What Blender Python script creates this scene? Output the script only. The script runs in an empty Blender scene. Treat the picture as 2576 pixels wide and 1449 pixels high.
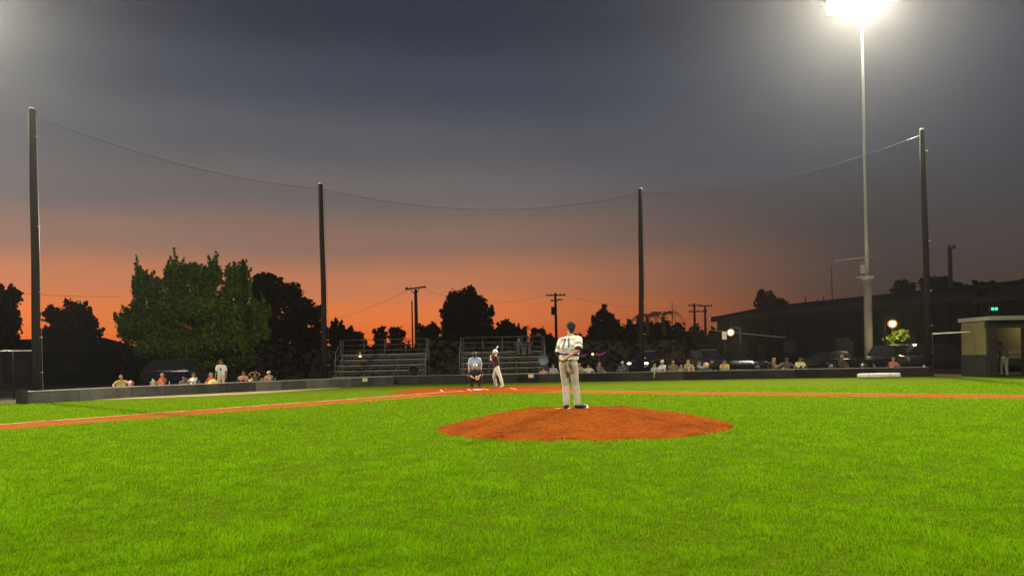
import bpy, bmesh, math, random
import numpy as np
from mathutils import Vector, Matrix

random.seed(7)
rng = np.random.default_rng(7)
S = bpy.context.scene
COL = S.collection
R = math.radians

# ------------------------------------------------------------------ camera
CAM_H, FPX, HORIZ, ROLL = 1.362, 1932.95, 901.26, 0.021424     # metres, pixels of a 2576 px wide frame, horizon row, radians
cam_data = bpy.data.cameras.new('camera')
cam_data.sensor_width = 36
cam_data.lens = 36 * FPX / 2576
cam_data.shift_y = (HORIZ - 724.5) * math.cos(ROLL) / 2576
cam_data.shift_x = -(HORIZ - 724.5) * math.sin(ROLL) / 2576
cam_data.clip_start, cam_data.clip_end = 0.05, 3000
cam = bpy.data.objects.new('camera', cam_data)
cam.location = (0, 0, CAM_H)
cam.rotation_euler = (math.pi / 2, ROLL, 0)
COL.objects.link(cam)
S.camera = cam

# ------------------------------------------------------------------ exposure
S.view_settings.view_transform = 'Standard'
S.view_settings.look = 'None'
S.view_settings.exposure = 0
S.view_settings.gamma = 1
S.view_settings.use_curve_mapping = False
S.render.engine = 'CYCLES'
S.cycles.use_denoising = True
S.cycles.max_bounces = 6
S.cycles.diffuse_bounces = 3
S.cycles.transparent_max_bounces = 12
S.cycles.volume_bounces = 0

def lin(c):
    return tuple((x / 255 / 12.92) if x <= 10 else (((x / 255) + .055) / 1.055) ** 2.4 for x in c)

# ------------------------------------------------------------------ dusk sky
W = bpy.data.worlds.new('World')
S.world = W
W.use_nodes = True
nt = W.node_tree
nt.nodes.clear()
def wn(t, **k):
    n = nt.nodes.new(t)
    for a, b in k.items():
        setattr(n, a, b)
    return n
def wmath(op, a=None, b=None, clamp=False):
    n = wn('ShaderNodeMath', operation=op, use_clamp=clamp)
    for i, v in enumerate((a, b)):
        if v is None:
            continue
        if isinstance(v, (int, float)):
            n.inputs[i].default_value = v
        else:
            nt.links.new(v, n.inputs[i])
    return n.outputs[0]
tc = wn('ShaderNodeTexCoord')
sep = wn('ShaderNodeSeparateXYZ')
nt.links.new(tc.outputs['Generated'], sep.inputs[0])
ns = wn('ShaderNodeTexNoise')
ns.inputs['Scale'].default_value = 2.2
ns.inputs['Detail'].default_value = 4
ns.inputs['Roughness'].default_value = .55
mp = wn('ShaderNodeMapping')
mp.inputs['Scale'].default_value = (1, 1, 2.6)
mp.inputs['Rotation'].default_value = (0.35, 0.25, 0)
nt.links.new(tc.outputs['Generated'], mp.inputs[0])
nt.links.new(mp.outputs[0], ns.inputs[0])
elev = wmath('MULTIPLY', wmath('ADD', sep.outputs[2], wmath('MULTIPLY', wmath('SUBTRACT', ns.outputs[0], .5), .05)), 2.0, True)
SUN_AZ = R(-30)
hl = wmath('SQRT', wmath('ADD', wmath('MULTIPLY', sep.outputs[0], sep.outputs[0]), wmath('MULTIPLY', sep.outputs[1], sep.outputs[1])))
dt = wmath('DIVIDE', wmath('ADD', wmath('MULTIPLY', sep.outputs[0], math.sin(SUN_AZ)), wmath('MULTIPLY', sep.outputs[1], math.cos(SUN_AZ))), wmath('MAXIMUM', hl, .001))
mr = wn('ShaderNodeMapRange', interpolation_type='SMOOTHSTEP')
mr.inputs['From Min'].default_value, mr.inputs['From Max'].default_value = .55, .995
nt.links.new(dt, mr.inputs['Value'])
def ramp(stops):
    n = wn('ShaderNodeValToRGB')
    n.color_ramp.interpolation = 'EASE'
    el = n.color_ramp.elements
    while len(el) < len(stops):
        el.new(.5)
    for e, (p, c) in zip(el, stops):
        e.position = p
        e.color = (*lin(c), 1)
    nt.links.new(elev, n.inputs[0])
    return n.outputs[0]
warm = ramp([(0, (250, 96, 38)), (.05, (250, 114, 48)), (.12, (240, 130, 68)), (.20, (206, 131, 92)), (.30, (150, 117, 101)), (.42, (112, 105, 104)), (.54, (92, 92, 98)), (.66, (69, 73, 84)), (.80, (51, 55, 67)), (1, (41, 45, 57))])
cool = ramp([(0, (70, 50, 44)), (.10, (72, 56, 50)), (.22, (70, 62, 60)), (.34, (66, 64, 67)), (.48, (63, 67, 79)), (.62, (60, 66, 80)), (.80, (50, 55, 67)), (1, (40, 45, 57))])
mx = wn('ShaderNodeMix', data_type='RGBA')
nt.links.new(mr.outputs[0], mx.inputs['Factor'])
nt.links.new(cool, mx.inputs[6])
nt.links.new(warm, mx.inputs[7])
# faint drifting cloud streaks
mp2 = wn('ShaderNodeMapping')
mp2.inputs['Scale'].default_value = (1.6, .8, 5.5)
mp2.inputs['Rotation'].default_value = (.15, .55, .2)
nt.links.new(tc.outputs['Generated'], mp2.inputs[0])
ns2 = wn('ShaderNodeTexNoise')
ns2.inputs['Scale'].default_value = 1.7
ns2.inputs['Detail'].default_value = 5
nt.links.new(mp2.outputs[0], ns2.inputs[0])
st = wn('ShaderNodeMapRange')
st.inputs[1].default_value, st.inputs[2].default_value, st.inputs[3].default_value, st.inputs[4].default_value = .3, .7, .94, 1.06
nt.links.new(ns2.outputs[0], st.inputs[0])
mul = wn('ShaderNodeMix', data_type='RGBA', blend_type='MULTIPLY')
mul.inputs[0].default_value = 1
nt.links.new(mx.outputs[2], mul.inputs[6])
nt.links.new(st.outputs[0], mul.inputs[7])
bg = wn('ShaderNodeBackground')
nt.links.new(mul.outputs[2], bg.inputs[0])
bg.inputs[1].default_value = 1.0
nt.links.new(bg.outputs[0], wn('ShaderNodeOutputWorld').inputs[0])

# ------------------------------------------------------------------ placing: a pixel of the 2576 px wide frame and a distance give a point
def ray(px, py):
    x, y = px - 1288, py - 724.5
    c, s = math.cos(ROLL), math.sin(ROLL)
    return (c * x - s * y) / FPX, (s * x + c * y - (HORIZ - 724.5)) / FPX
def at(px, py, Y):
    a, b = ray(px, py)
    return Vector((a * Y, Y, CAM_H - b * Y))
def ground(px, py, z=0):
    a, b = ray(px, py)
    Y = (CAM_H - z) / b
    return Vector((a * Y, Y, z))
def column(px, py, Y):
    p = at(px, py, Y)
    return Vector((p.x, p.y, 0)), p.z

# ------------------------------------------------------------------ materials
MATS = {}
def mat(name, col, rough=.8, var=.15, scale=8, bump=0, metal=0, dist=.02, emit=None, strength=0, spec=.3, coat=0):
    if name in MATS:
        return MATS[name]
    m = bpy.data.materials.new(name)
    m.use_nodes = True
    n, l = m.node_tree.nodes, m.node_tree.links
    b = n['Principled BSDF']
    b.inputs['Roughness'].default_value = rough
    b.inputs['Metallic'].default_value = metal
    b.inputs['Specular IOR Level'].default_value = spec
    b.inputs['Coat Weight'].default_value = coat
    if var or bump:
        t = n.new('ShaderNodeTexCoord')
        x = n.new('ShaderNodeTexNoise')
        x.inputs['Scale'].default_value = scale
        x.inputs['Detail'].default_value = 5
        l.new(t.outputs['Object'], x.inputs[0])
        mxn = n.new('ShaderNodeMix')
        mxn.data_type = 'RGBA'
        mxn.inputs[6].default_value = (*[c * (1 - var) for c in col], 1)
        mxn.inputs[7].default_value = (*[min(1, c * (1 + var)) for c in col], 1)
        l.new(x.outputs[0], mxn.inputs[0])
        l.new(mxn.outputs[2], b.inputs['Base Color'])
        if bump:
            bn = n.new('ShaderNodeBump')
            bn.inputs['Strength'].default_value = bump
            bn.inputs['Distance'].default_value = dist
            l.new(x.outputs[0], bn.inputs['Height'])
            l.new(bn.outputs[0], b.inputs['Normal'])
    else:
        b.inputs['Base Color'].default_value = (*col, 1)
    if emit:
        b.inputs['Emission Color'].default_value = (*emit, 1)
        b.inputs['Emission Strength'].default_value = strength
    MATS[name] = m
    return m

def veil_mat(name, col, cover):
    """Thin netting seen from far: light passes through all but a share of it."""
    m = bpy.data.materials.new(name)
    m.use_nodes = True
    n, l = m.node_tree.nodes, m.node_tree.links
    n.clear()
    o, mixn, tr, df = n.new('ShaderNodeOutputMaterial'), n.new('ShaderNodeMixShader'), n.new('ShaderNodeBsdfTransparent'), n.new('ShaderNodeBsdfDiffuse')
    df.inputs[0].default_value = (*col, 1)
    mixn.inputs[0].default_value = cover
    l.new(tr.outputs[0], mixn.inputs[1])
    l.new(df.outputs[0], mixn.inputs[2])
    l.new(mixn.outputs[0], o.inputs[0])
    MATS[name] = m
    return m

# ------------------------------------------------------------------ mesh helpers
class MB:
    def __init__(self):
        self.v, self.f, self.mi = [], [], []
    def add(self, vs, fs, mi=0):
        o = len(self.v)
        self.v += [tuple(p) for p in vs]
        self.f += [tuple(i + o for i in f) for f in fs]
        self.mi += [mi] * len(fs)
        return self
    def box(self, c, s, rot=None, mi=0, taper=1.0):
        c = Vector(c)
        M = rot if rot is not None else Matrix.Identity(3)
        vs = []
        for z in (-.5, .5):
            k = taper if z > 0 else 1
            for x, y in ((-.5, -.5), (.5, -.5), (.5, .5), (-.5, .5)):
                vs.append(c + M @ Vector((x * s[0] * k, y * s[1] * k, z * s[2])))
        return self.add(vs, [(3, 2, 1, 0), (4, 5, 6, 7), (0, 1, 5, 4), (1, 2, 6, 5), (2, 3, 7, 6), (3, 0, 4, 7)], mi)
    def tube(self, pts, rad, seg=8, mi=0, caps=True):
        pts = [Vector(p) for p in pts]
        if not isinstance(rad, (list, tuple)):
            rad = [rad] * len(pts)
        vs, fs = [], []
        ref = None
        for i, p in enumerate(pts):
            d = (pts[min(i + 1, len(pts) - 1)] - pts[max(i - 1, 0)])
            d = d.normalized() if d.length > 1e-9 else Vector((0, 0, 1))
            if ref is None:
                ref = Vector((1, 0, 0)) if abs(d.x) < .8 else Vector((0, 1, 0))
            u = (ref - d * ref.dot(d)).normalized()
            ref = u
            w = d.cross(u)
            for k in range(seg):
                a = 2 * math.pi * k / seg
                vs.append(p + (u * math.cos(a) + w * math.sin(a)) * rad[i])
        for i in range(len(pts) - 1):
            for k in range(seg):
                a, b = i * seg + k, i * seg + (k + 1) % seg
                fs.append((a, b, b + seg, a + seg))
        if caps:
            fs.append(tuple(range(seg - 1, -1, -1)))
            fs.append(tuple(range((len(pts) - 1) * seg, len(pts) * seg)))
        return self.add(vs, fs, mi)
    def capsule(self, p0, r0, p1, r1, seg=12, rings=4, mi=0):
        p0, p1 = Vector(p0), Vector(p1)
        d = p1 - p0
        L = d.length
        d = d / L if L > 1e-6 else Vector((0, 0, 1))
        pts, rad = [], []
        for k in range(rings + 1):
            t = math.pi / 2 * k / rings
            pts.append(p0 - d * r0 * math.cos(t)); rad.append(max(r0 * math.sin(t), 1e-4))
        for k in range(rings + 1):
            t = math.pi / 2 * k / rings
            pts.append(p1 + d * r1 * math.sin(t)); rad.append(max(r1 * math.cos(t), 1e-4))
        u = Vector((1, 0, 0)) if abs(d.x) < .8 else Vector((0, 1, 0))
        u = (u - d * u.dot(d)).normalized()
        w = d.cross(u)
        vs, fs = [], []
        for p, r in zip(pts, rad):
            for k in range(seg):
                a = 2 * math.pi * k / seg
                vs.append(p + (u * math.cos(a) + w * math.sin(a)) * r)
        n = len(pts)
        for i in range(n - 1):
            for k in range(seg):
                a, b = i * seg + k, i * seg + (k + 1) % seg
                fs.append((a, b, b + seg, a + seg))
        fs.append(tuple(range(seg - 1, -1, -1)))
        fs.append(tuple(range((n - 1) * seg, n * seg)))
        return self.add(vs, fs, mi)
    def ball(self, c, r, seg=14, rings=8, mi=0):
        c = Vector(c)
        r = Vector(r) if not isinstance(r, (int, float)) else Vector((r, r, r))
        vs, fs = [c + Vector((0, 0, r.z))], []
        for i in range(1, rings):
            t = math.pi * i / rings
            for k in range(seg):
                a = 2 * math.pi * k / seg
                vs.append(c + Vector((r.x * math.sin(t) * math.cos(a), r.y * math.sin(t) * math.sin(a), r.z * math.cos(t))))
        vs.append(c - Vector((0, 0, r.z)))
        for k in range(seg):
            fs.append((0, 1 + k, 1 + (k + 1) % seg))
            fs.append((len(vs) - 1, 1 + (rings - 2) * seg + (k + 1) % seg, 1 + (rings - 2) * seg + k))
        for i in range(rings - 2):
            for k in range(seg):
                a, b = 1 + i * seg + k, 1 + i * seg + (k + 1) % seg
                fs.append((a, a + seg, b + seg, b))
        return self.add(vs, fs, mi)
    def prism(self, poly, z0, z1, mi=0):
        n = len(poly)
        vs = [(p[0], p[1], z0) for p in poly] + [(p[0], p[1], z1) for p in poly]
        fs = [tuple(range(n - 1, -1, -1)), tuple(range(n, 2 * n))] + [(i, (i + 1) % n, n + (i + 1) % n, n + i) for i in range(n)]
        return self.add(vs, fs, mi)
    def mesh(self, name):
        me = bpy.data.meshes.new(name)
        me.from_pydata(self.v, [], self.f)
        me.update()
        return me
    def build(self, name, m, parent=None, smooth=False, bevel=0):
        me = self.mesh(name)
        if bevel:
            bm = bmesh.new()
            bm.from_mesh(me)
            bmesh.ops.bevel(bm, geom=bm.edges[:], offset=bevel, segments=2, affect='EDGES', profile=.6)
            bm.to_mesh(me)
            bm.free()
        ms = m if isinstance(m, (list, tuple)) else [m]
        for x in ms:
            me.materials.append(x)
        if len(ms) > 1 and not bevel:
            me.polygons.foreach_set('material_index', self.mi)
        if smooth:
            me.polygons.foreach_set('use_smooth', [True] * len(me.polygons))
        o = bpy.data.objects.new(name, me)
        COL.objects.link(o)
        if parent:
            o.parent = parent
        return o

def tag(o, label, cat, group=None, kind=None):
    if label: o['label'] = label
    if cat: o['category'] = cat
    if group: o['group'] = group
    if kind: o['kind'] = kind
    return o
def thing(name, label, cat, loc=(0, 0, 0), rz=0, group=None):
    o = bpy.data.objects.new(name, None)
    o.empty_display_size = .1
    COL.objects.link(o)
    o.location = loc
    o.rotation_euler = (0, 0, rz)
    return tag(o, label, cat, group)
def struct(o, kind='structure', label=None):
    o['kind'] = kind
    if label: o['label'] = label
    return o
def copy_tree(o, parent=None):
    c = o.copy()
    COL.objects.link(c)
    c.parent = parent
    for ch in list(o.children):
        copy_tree(ch, c)
    return c

# ------------------------------------------------------------------ floodlights (the field's own lamps)
M_steel = mat('galvanised_steel', (.58, .57, .53), .5, .2, 6, metal=.25)
M_conc = mat('pole_sleeve', (.30, .29, .25), .8, .2, 3, .1)
M_lens = mat('flood_lens', (.9, .9, .85), .3, 0, emit=(1, .93, .74), strength=90)
M_head = mat('flood_housing', (.25, .25, .25), .5, .1)
LAMP_COL = (1, .92, .74)
def flood_pole(base, height, aim, watts, label, cone=100):
    k_ = height / 20.5
    root = thing('floodlight_pole', label, 'light pole', base, 0, 'field floodlight poles')
    root.scale = (k_,) * 3
    height = 20.5
    aim = Vector(base) + (Vector(aim) - Vector(base)) / k_
    MB().tube([(0, 0, -.3), (0, 0, 4.85)], [.22, .20], 20).build('pole_sleeve', M_conc, root, True)
    m = MB()
    m.tube([(0, 0, 4.85), (0, 0, 4.95), (0, 0, 5.0)], [.22, .38, .38], 20)
    m.box((-.18, -.1, 5.03), (.75, .5, .06))
    m.build('collar', M_steel, root)
    MB().tube([(0, 0, 4.9), (-.01, 0, 11), (0, 0, height + .9)], [.10, .082, .06], 14).build('shaft', M_steel, root, True)
    MB().tube([(.10, -.14, -.2), (.10, -.14, 5.0)], .035, 8).build('conduit', M_steel, root, True)
    MB().tube([(-1.75, 0, 5.95), (0, -.12, 6.10), (1.0, 0, 6.22)], .018, 6).build('service_wire', M_steel, root, True)
    m = MB()
    m.box((-.3, -.14, 5.45), (.22, .14, .45)); m.tube([(-.42, -.14, 5.8), (-.1, -.14, 5.82)], .025, 6)
    m.build('junction_box', M_steel, root)
    a = Vector(aim) - Vector(base)
    hd = Vector((a.x, a.y, 0)).normalized()
    sd = Vector((hd.y, -hd.x, 0))
    dn = (Vector(aim) - Vector(base) - Vector((0, 0, height))).normalized()
    for k, z in enumerate((height - .42, height + .42)):
        MB().tube([sd * -2.0 + Vector((0, 0, z)), sd * 2.0 + Vector((0, 0, z))], .05, 8).build('crossarm', M_steel, root, True)
        for i in range(4):
            c = sd * (-1.29 + i * .86) + Vector((0, 0, z - .05)) + dn * .16
            uq = sd.cross(dn).normalized()
            M3 = Matrix((sd, uq, dn)).transposed()
            h = MB().box(c, (.84, .78, .22), M3).build('lamp_head', M_head, root, False, .05)
            MB().box(c + dn * .115, (.82, .76, .03), M3).build('lens', M_lens, h, False, .012)
    ld = bpy.data.lights.new('floodlight', 'SPOT')
    ld.energy = watts
    ld.color = LAMP_COL
    ld.spot_size = R(cone)
    ld.spot_blend = .7
    ld.shadow_soft_size = .55
    lo = bpy.data.objects.new('floodlight', ld)
    COL.objects.link(lo)
    lo.parent = root
    lo.location = Vector((0, 0, height)) + dn * .95
    lo.rotation_euler = dn.to_track_quat('-Z', 'Y').to_euler()
    return root
FLOOD_Y = 54.0
fb, _ = column(2187, 930, FLOOD_Y)
flood_pole(fb, at(2183, -22, FLOOD_Y).z, (.5, 9, 0), 205000, 'tall floodlight pole with glaring lamps behind the wall by the rolled tarp', 74)
flood_pole((-36.5, 48, 0), 25.5, (2, 9, 0), 175000, 'floodlight pole just outside the picture behind the left wall', 74)
flood_pole((21, 2.5, 0), 20.5, (2.5, 14, 0), 40000, 'floodlight pole beside the third base line at the right', 122)
flood_pole((-22, 0.5, 0), 20.5, (-2.5, 14, 0), 40000, 'floodlight pole beside the first base line at the left', 122)
# ------------------------------------------------------------------ ground, grass, dirt
def noise_mat(name, c1, c2, c3, s1, s2, rough=.95, bump=.3, dist=.02, wide=None):
    m = bpy.data.materials.new(name)
    m.use_nodes = True
    n, l = m.node_tree.nodes, m.node_tree.links
    b = n['Principled BSDF']
    b.inputs['Roughness'].default_value = rough
    b.inputs['Specular IOR Level'].default_value = .0
    t = n.new('ShaderNodeTexCoord')
    def noise(sc, det=6):
        x = n.new('ShaderNodeTexNoise')
        x.inputs['Scale'].default_value = sc
        x.inputs['Detail'].default_value = det
        l.new(t.outputs['Object'], x.inputs[0])
        return x.outputs[0]
    a, c = noise(s1), noise(s2, 3)
    def rmp(src, lo, hi):
        r = n.new('ShaderNodeMapRange')
        r.inputs[1].default_value, r.inputs[2].default_value = lo, hi
        l.new(src, r.inputs[0])
        return r.outputs[0]
    def mix(f, x, y):
        q = n.new('ShaderNodeMix')
        q.data_type = 'RGBA'
        l.new(f, q.inputs[0])
        for i, v in ((6, x), (7, y)):
            if isinstance(v, tuple): q.inputs[i].default_value = (*v, 1)
            else: l.new(v, q.inputs[i])
        return q.outputs[2]
    o = mix(rmp(a, .3, .7), c1, c2)
    o = mix(rmp(c, .45, .75), o, c3)
    if wide:
        o = mix(rmp(noise(wide[0], 2), .35, .7), o, mix(rmp(a, .3, .7), wide[1], wide[2]))
    l.new(o, b.inputs['Base Color'])
    if bump:
        bn = n.new('ShaderNodeBump')
        bn.inputs['Strength'].default_value = bump
        bn.inputs['Distance'].default_value = dist
        l.new(a, bn.inputs['Height'])
        l.new(bn.outputs[0], b.inputs['Normal'])
    MATS[name] = m
    return m
G1, G2, G3 = (.046, .078, .002), (.064, .099, .003), (.082, .108, .008)
M_grass = noise_mat('turf', G1, G2, G3, 9, 1.1, .9, .9, .05, (.12, (.056, .092, .004), (.076, .104, .010)))
M_dirt = noise_mat('infield_clay', (.15, .029, .004), (.205, .041, .006), (.175, .044, .010), 7, 1.4, .95, .5, .03)
M_path = noise_mat('path_clay', (.17, .050, .010), (.23, .068, .014), (.20, .085, .028), 7, .9, .95, .5, .03)
M_mound = noise_mat('mound_clay', (.150, .035, .0055), (.245, .060, .009), (.125, .032, .007), 13, 1.3, .95, 1.0, .07)
M_sand = noise_mat('sandy_edge', (.22, .16, .085), (.30, .23, .13), (.16, .14, .06), 6, 1.2, .95, .4)
M_asph = noise_mat('dark_ground', (.030, .029, .026), (.05, .047, .04), (.04, .04, .03), 3, .3, .9, .3)
M_chalk = noise_mat('chalk', (.46, .34, .19), (.40, .26, .12), (.28, .10, .03), 16, 1.6, .95, .2)

M_chalk2 = noise_mat('worn_chalk', (.42, .24, .10), (.36, .16, .05), (.48, .30, .15), 14, 2, .95, .2)
gm = MB(); gm.add([(-500, -200, -.012), (500, -200, -.012), (500, 800, -.012), (-500, 800, -.012)], [(0, 1, 2, 3)])
struct(gm.build('ground', M_asph))

# foot of the low wall in frame pixels, left to right
WALL_L = [ground(51, 1016.6), ground(330, 999.5), ground(644, 984), ground(989, 967.5)]
WALL_B = [ground(993, 966.5), ground(1300, 962.0), ground(1645, 957.5)]
WALL_R = [ground(1650, 957.0), ground(2000, 951.5), ground(2343, 947.0)]
pl = [(-70, -40), (-70, 8), (WALL_L[0].x - 9, WALL_L[0].y - 9)]
pl += [(p.x, p.y) for p in WALL_L + WALL_B + WALL_R]
pl += [(24, 37.3), (34, 36.0), (70, 20), (70, -40)]
gm = MB(); gm.add([(x, y, 0) for x, y in pl], [tuple(range(len(pl) - 1, -1, -1))])
struct(gm.build('grass_field', M_grass))

HOME = ground(1203, 981); HOME.z = 0
RUB = ground(1440, 1031, .30); RUB.z = 0
U = (RUB - HOME).normalized()                                  # from home plate towards the mound
def rot2(v, deg):
    a = R(deg)
    return Vector((v.x * math.cos(a) - v.y * math.sin(a), v.x * math.sin(a) + v.y * math.cos(a), 0))
DL, DR = rot2(U, -45), rot2(U, 45)                             # first base line (left), third base line (right)
if DL.x > DR.x: DL, DR = DR, DL
def wavy_strip(name, p, d, inner, a, b, L0, L1, z, m, amp=.05, step=.4):
    n = Vector((-d.y, d.x, 0))
    if n.dot(inner - p) < 0: n = -n
    vs, fs = [], []
    k = int((L1 - L0) / step)
    for i in range(k + 1):
        t = L0 + (L1 - L0) * i / k
        for off in (a, b):
            q = p + d * t + n * (off + random.uniform(-amp, amp)); vs.append((q.x, q.y, z))
    for i in range(k):
        f = (2 * i, 2 * i + 1, 2 * i + 3, 2 * i + 2)
        fs.append(f if (Vector(vs[f[1]]) - Vector(vs[f[0]])).cross(Vector(vs[f[2]]) - Vector(vs[f[0]])).z > 0 else f[::-1])
    return MB().add(vs, fs).build(name, m)
PL0 = HOME
struct(wavy_strip('base_path', PL0, DL, RUB, -.35, 1.95, 3.3, 34, .004, M_path, .09), label='clay base path running off to the left')
struct(wavy_strip('base_path', PL0, DR, RUB, -.30, 1.75, 3.3, 34, .004, M_path, .09), label='clay base path running off to the right')
struct(wavy_strip('foul_line', PL0, DL, RUB, -.10, .08, 1.0, 34, .012, M_chalk, .012, .25), label='white chalk foul line along the left base path')
struct(wavy_strip('foul_line', PL0, DR, RUB, -.03, .045, 1.0, 34, .012, M_chalk2, .012, .25), label='white chalk foul line along the right base path')
# home plate circle
cc = HOME + Vector((.25, .1, 0))
vs = [(cc.x, cc.y, .008)]
for k in range(72):
    a = 2 * math.pi * k / 72
    r = 4.05 + random.uniform(-.07, .07)
    vs.append((cc.x + r * math.cos(a), cc.y + r * math.sin(a), .008))
struct(MB().add(vs, [(0, 1 + k, 1 + (k + 1) % 72) for k in range(72)]).build('home_plate_dirt', M_dirt))
# sandy strip at the foot of the wall
def foot_strip(name, pts, w, m, label):
    vs, fs = [], []
    P = []
    for i in range(len(pts) - 1):
        n = max(2, int((pts[i + 1] - pts[i]).length / .5))
        for k in range(n): P.append(pts[i].lerp(pts[i + 1], k / n))
    P.append(pts[-1])
    for i, p in enumerate(P):
        d = (P[min(i + 1, len(P) - 1)] - P[max(i - 1, 0)]).normalized()
        nn = Vector((d.y, -d.x, 0))
        if nn.y > 0: nn = -nn
        q = p + nn * (w * random.uniform(.75, 1.2)); p2 = p - nn * .12
        vs += [(p2.x, p2.y, .006), (q.x, q.y, .006)]
    for i in range(len(P) - 1):
        fs.append((2 * i, 2 * i + 1, 2 * i + 3, 2 * i + 2))
    return struct(MB().add(vs, fs).build(name, m), label=label)
up_ = [(235, 1005.4), (330, 999.5), (537, 989.2), (644, 984), (760, 978.5), (860, 973.8)]
lo_ = [(235, 1006.2), (330, 1003.0), (430, 999.2), (537, 995.0), (644, 990.0), (760, 982.5), (860, 975.2)]
vs = [ground(x, y - 1.5, .006) for x, y in up_] + [ground(x, y, .006) for x, y in reversed(lo_)]
struct(MB().add(vs, [tuple(range(len(vs) - 1, -1, -1))]).build('dirt_strip', M_sand), label='sandy strip along the foot of the left wall')
foot_strip('dirt_strip', WALL_B, .35, M_asph, 'dark earth strip along the foot of the backstop wall')
foot_strip('dirt_strip', WALL_R, .35, M_dirt, 'clay strip along the foot of the right wall')
gm = MB(); q0, q1 = ground(2352, 946.5), ground(2495, 946.8)
gm.add([(q0.x, q0.y + .05, .010), (q1.x + .6, q1.y - .1, .010), (q1.x + 1.2, q1.y + 2.6, .010), (q0.x + .8, q0.y + 7.5, .010)], [(0, 1, 2, 3)])
struct(gm.build('dugout_path', M_sand), label='sandy path between the wall end and the dugout')
gm = MB(); q0, q1 = ground(48, 1014), ground(-200, 1035)
gm.add([(q0.x, q0.y, .010), (q0.x - .6, q0.y + 5, .010), (q1.x - 6, q1.y + 5, .010), (q1.x - 6, q1.y, .010)], [(0, 1, 2, 3)])
struct(gm.build('side_path', noise_mat('trodden_earth', (.07, .055, .030), (.10, .08, .045), (.06, .06, .025), 5, .9, .95, .4)), label='sandy path past the left end of the wall')

# pitcher's mound
MC, MRAD, MH = Vector((1.36, 15.12, 0)), 2.87, .315
def mound_z(x, y):
    dx, dy = x - MC.x, y - MC.y
    r = math.hypot(dx, dy)
    px, py = x - (RUB.x + .05), y - RUB.y
    rp = math.hypot(px * .72, py)
    flat = .80
    k = 0 if rp < flat else (rp - flat) / max(.05, (rp - flat) + (MRAD - r))
    k = min(1, max(0, k))
    return MH * (1 - k) ** 1.02 if r < MRAD else 0
vs, fs = [(MC.x, MC.y, mound_z(MC.x, MC.y) + .012)], []
NR, NA = 46, 150
jit = [random.uniform(-.05, .05) for _ in range(NA)]
from mathutils import noise as mn
for i in range(1, NR + 1):
    for k in range(NA):
        a = 2 * math.pi * k / NA
        e = .5 * jit[k] + .25 * jit[k - 1] + .25 * jit[(k + 1) % NA]
        r = MRAD * i / NR * (1 + (e if i > NR - 3 else 0))
        x, y = MC.x + r * math.cos(a), MC.y + r * math.sin(a)
        z = mound_z(MC.x + min(r, MRAD * .9999) * math.cos(a), MC.y + min(r, MRAD * .9999) * math.sin(a))
        z += .012 + .018 * mn.noise(Vector((x * 1.6, y * 1.6, 0))) + .024 * mn.noise(Vector((x * 3.6, y * 3.6, 5))) + .014 * mn.noise(Vector((x * 7, y * 7, 3)))
        if i == NR: z = -.01
        vs.append((x, y, z))
for k in range(NA): fs.append((0, 1 + k, 1 + (k + 1) % NA))
for i in range(NR - 1):
    for k in range(NA):
        a, b = 1 + i * NA + k, 1 + i * NA + (k + 1) % NA
        fs.append((a, a + NA, b + NA, b))
struct(MB().add(vs, fs).build('pitchers_mound', M_mound, None, True))
# loose clods on the mound
gm = MB()
for _ in range(420):
    a, r = random.uniform(0, 2 * math.pi), MRAD * math.sqrt(random.random()) * .97
    x, y = MC.x + r * math.cos(a), MC.y + r * math.sin(a)
    s = random.choice((.008, .010, .014, .02))
    gm.ball((x, y, mound_z(x, y) + .012), (s * random.uniform(.8, 1.5), s * random.uniform(.8, 1.5), s * .8), 5, 4)
tag(gm.build('clay_clods', mat('clod', (.28, .085, .022), .95, .3, 30)), 'loose crumbs of clay scattered over the mound', 'clods', kind='stuff')

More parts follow.
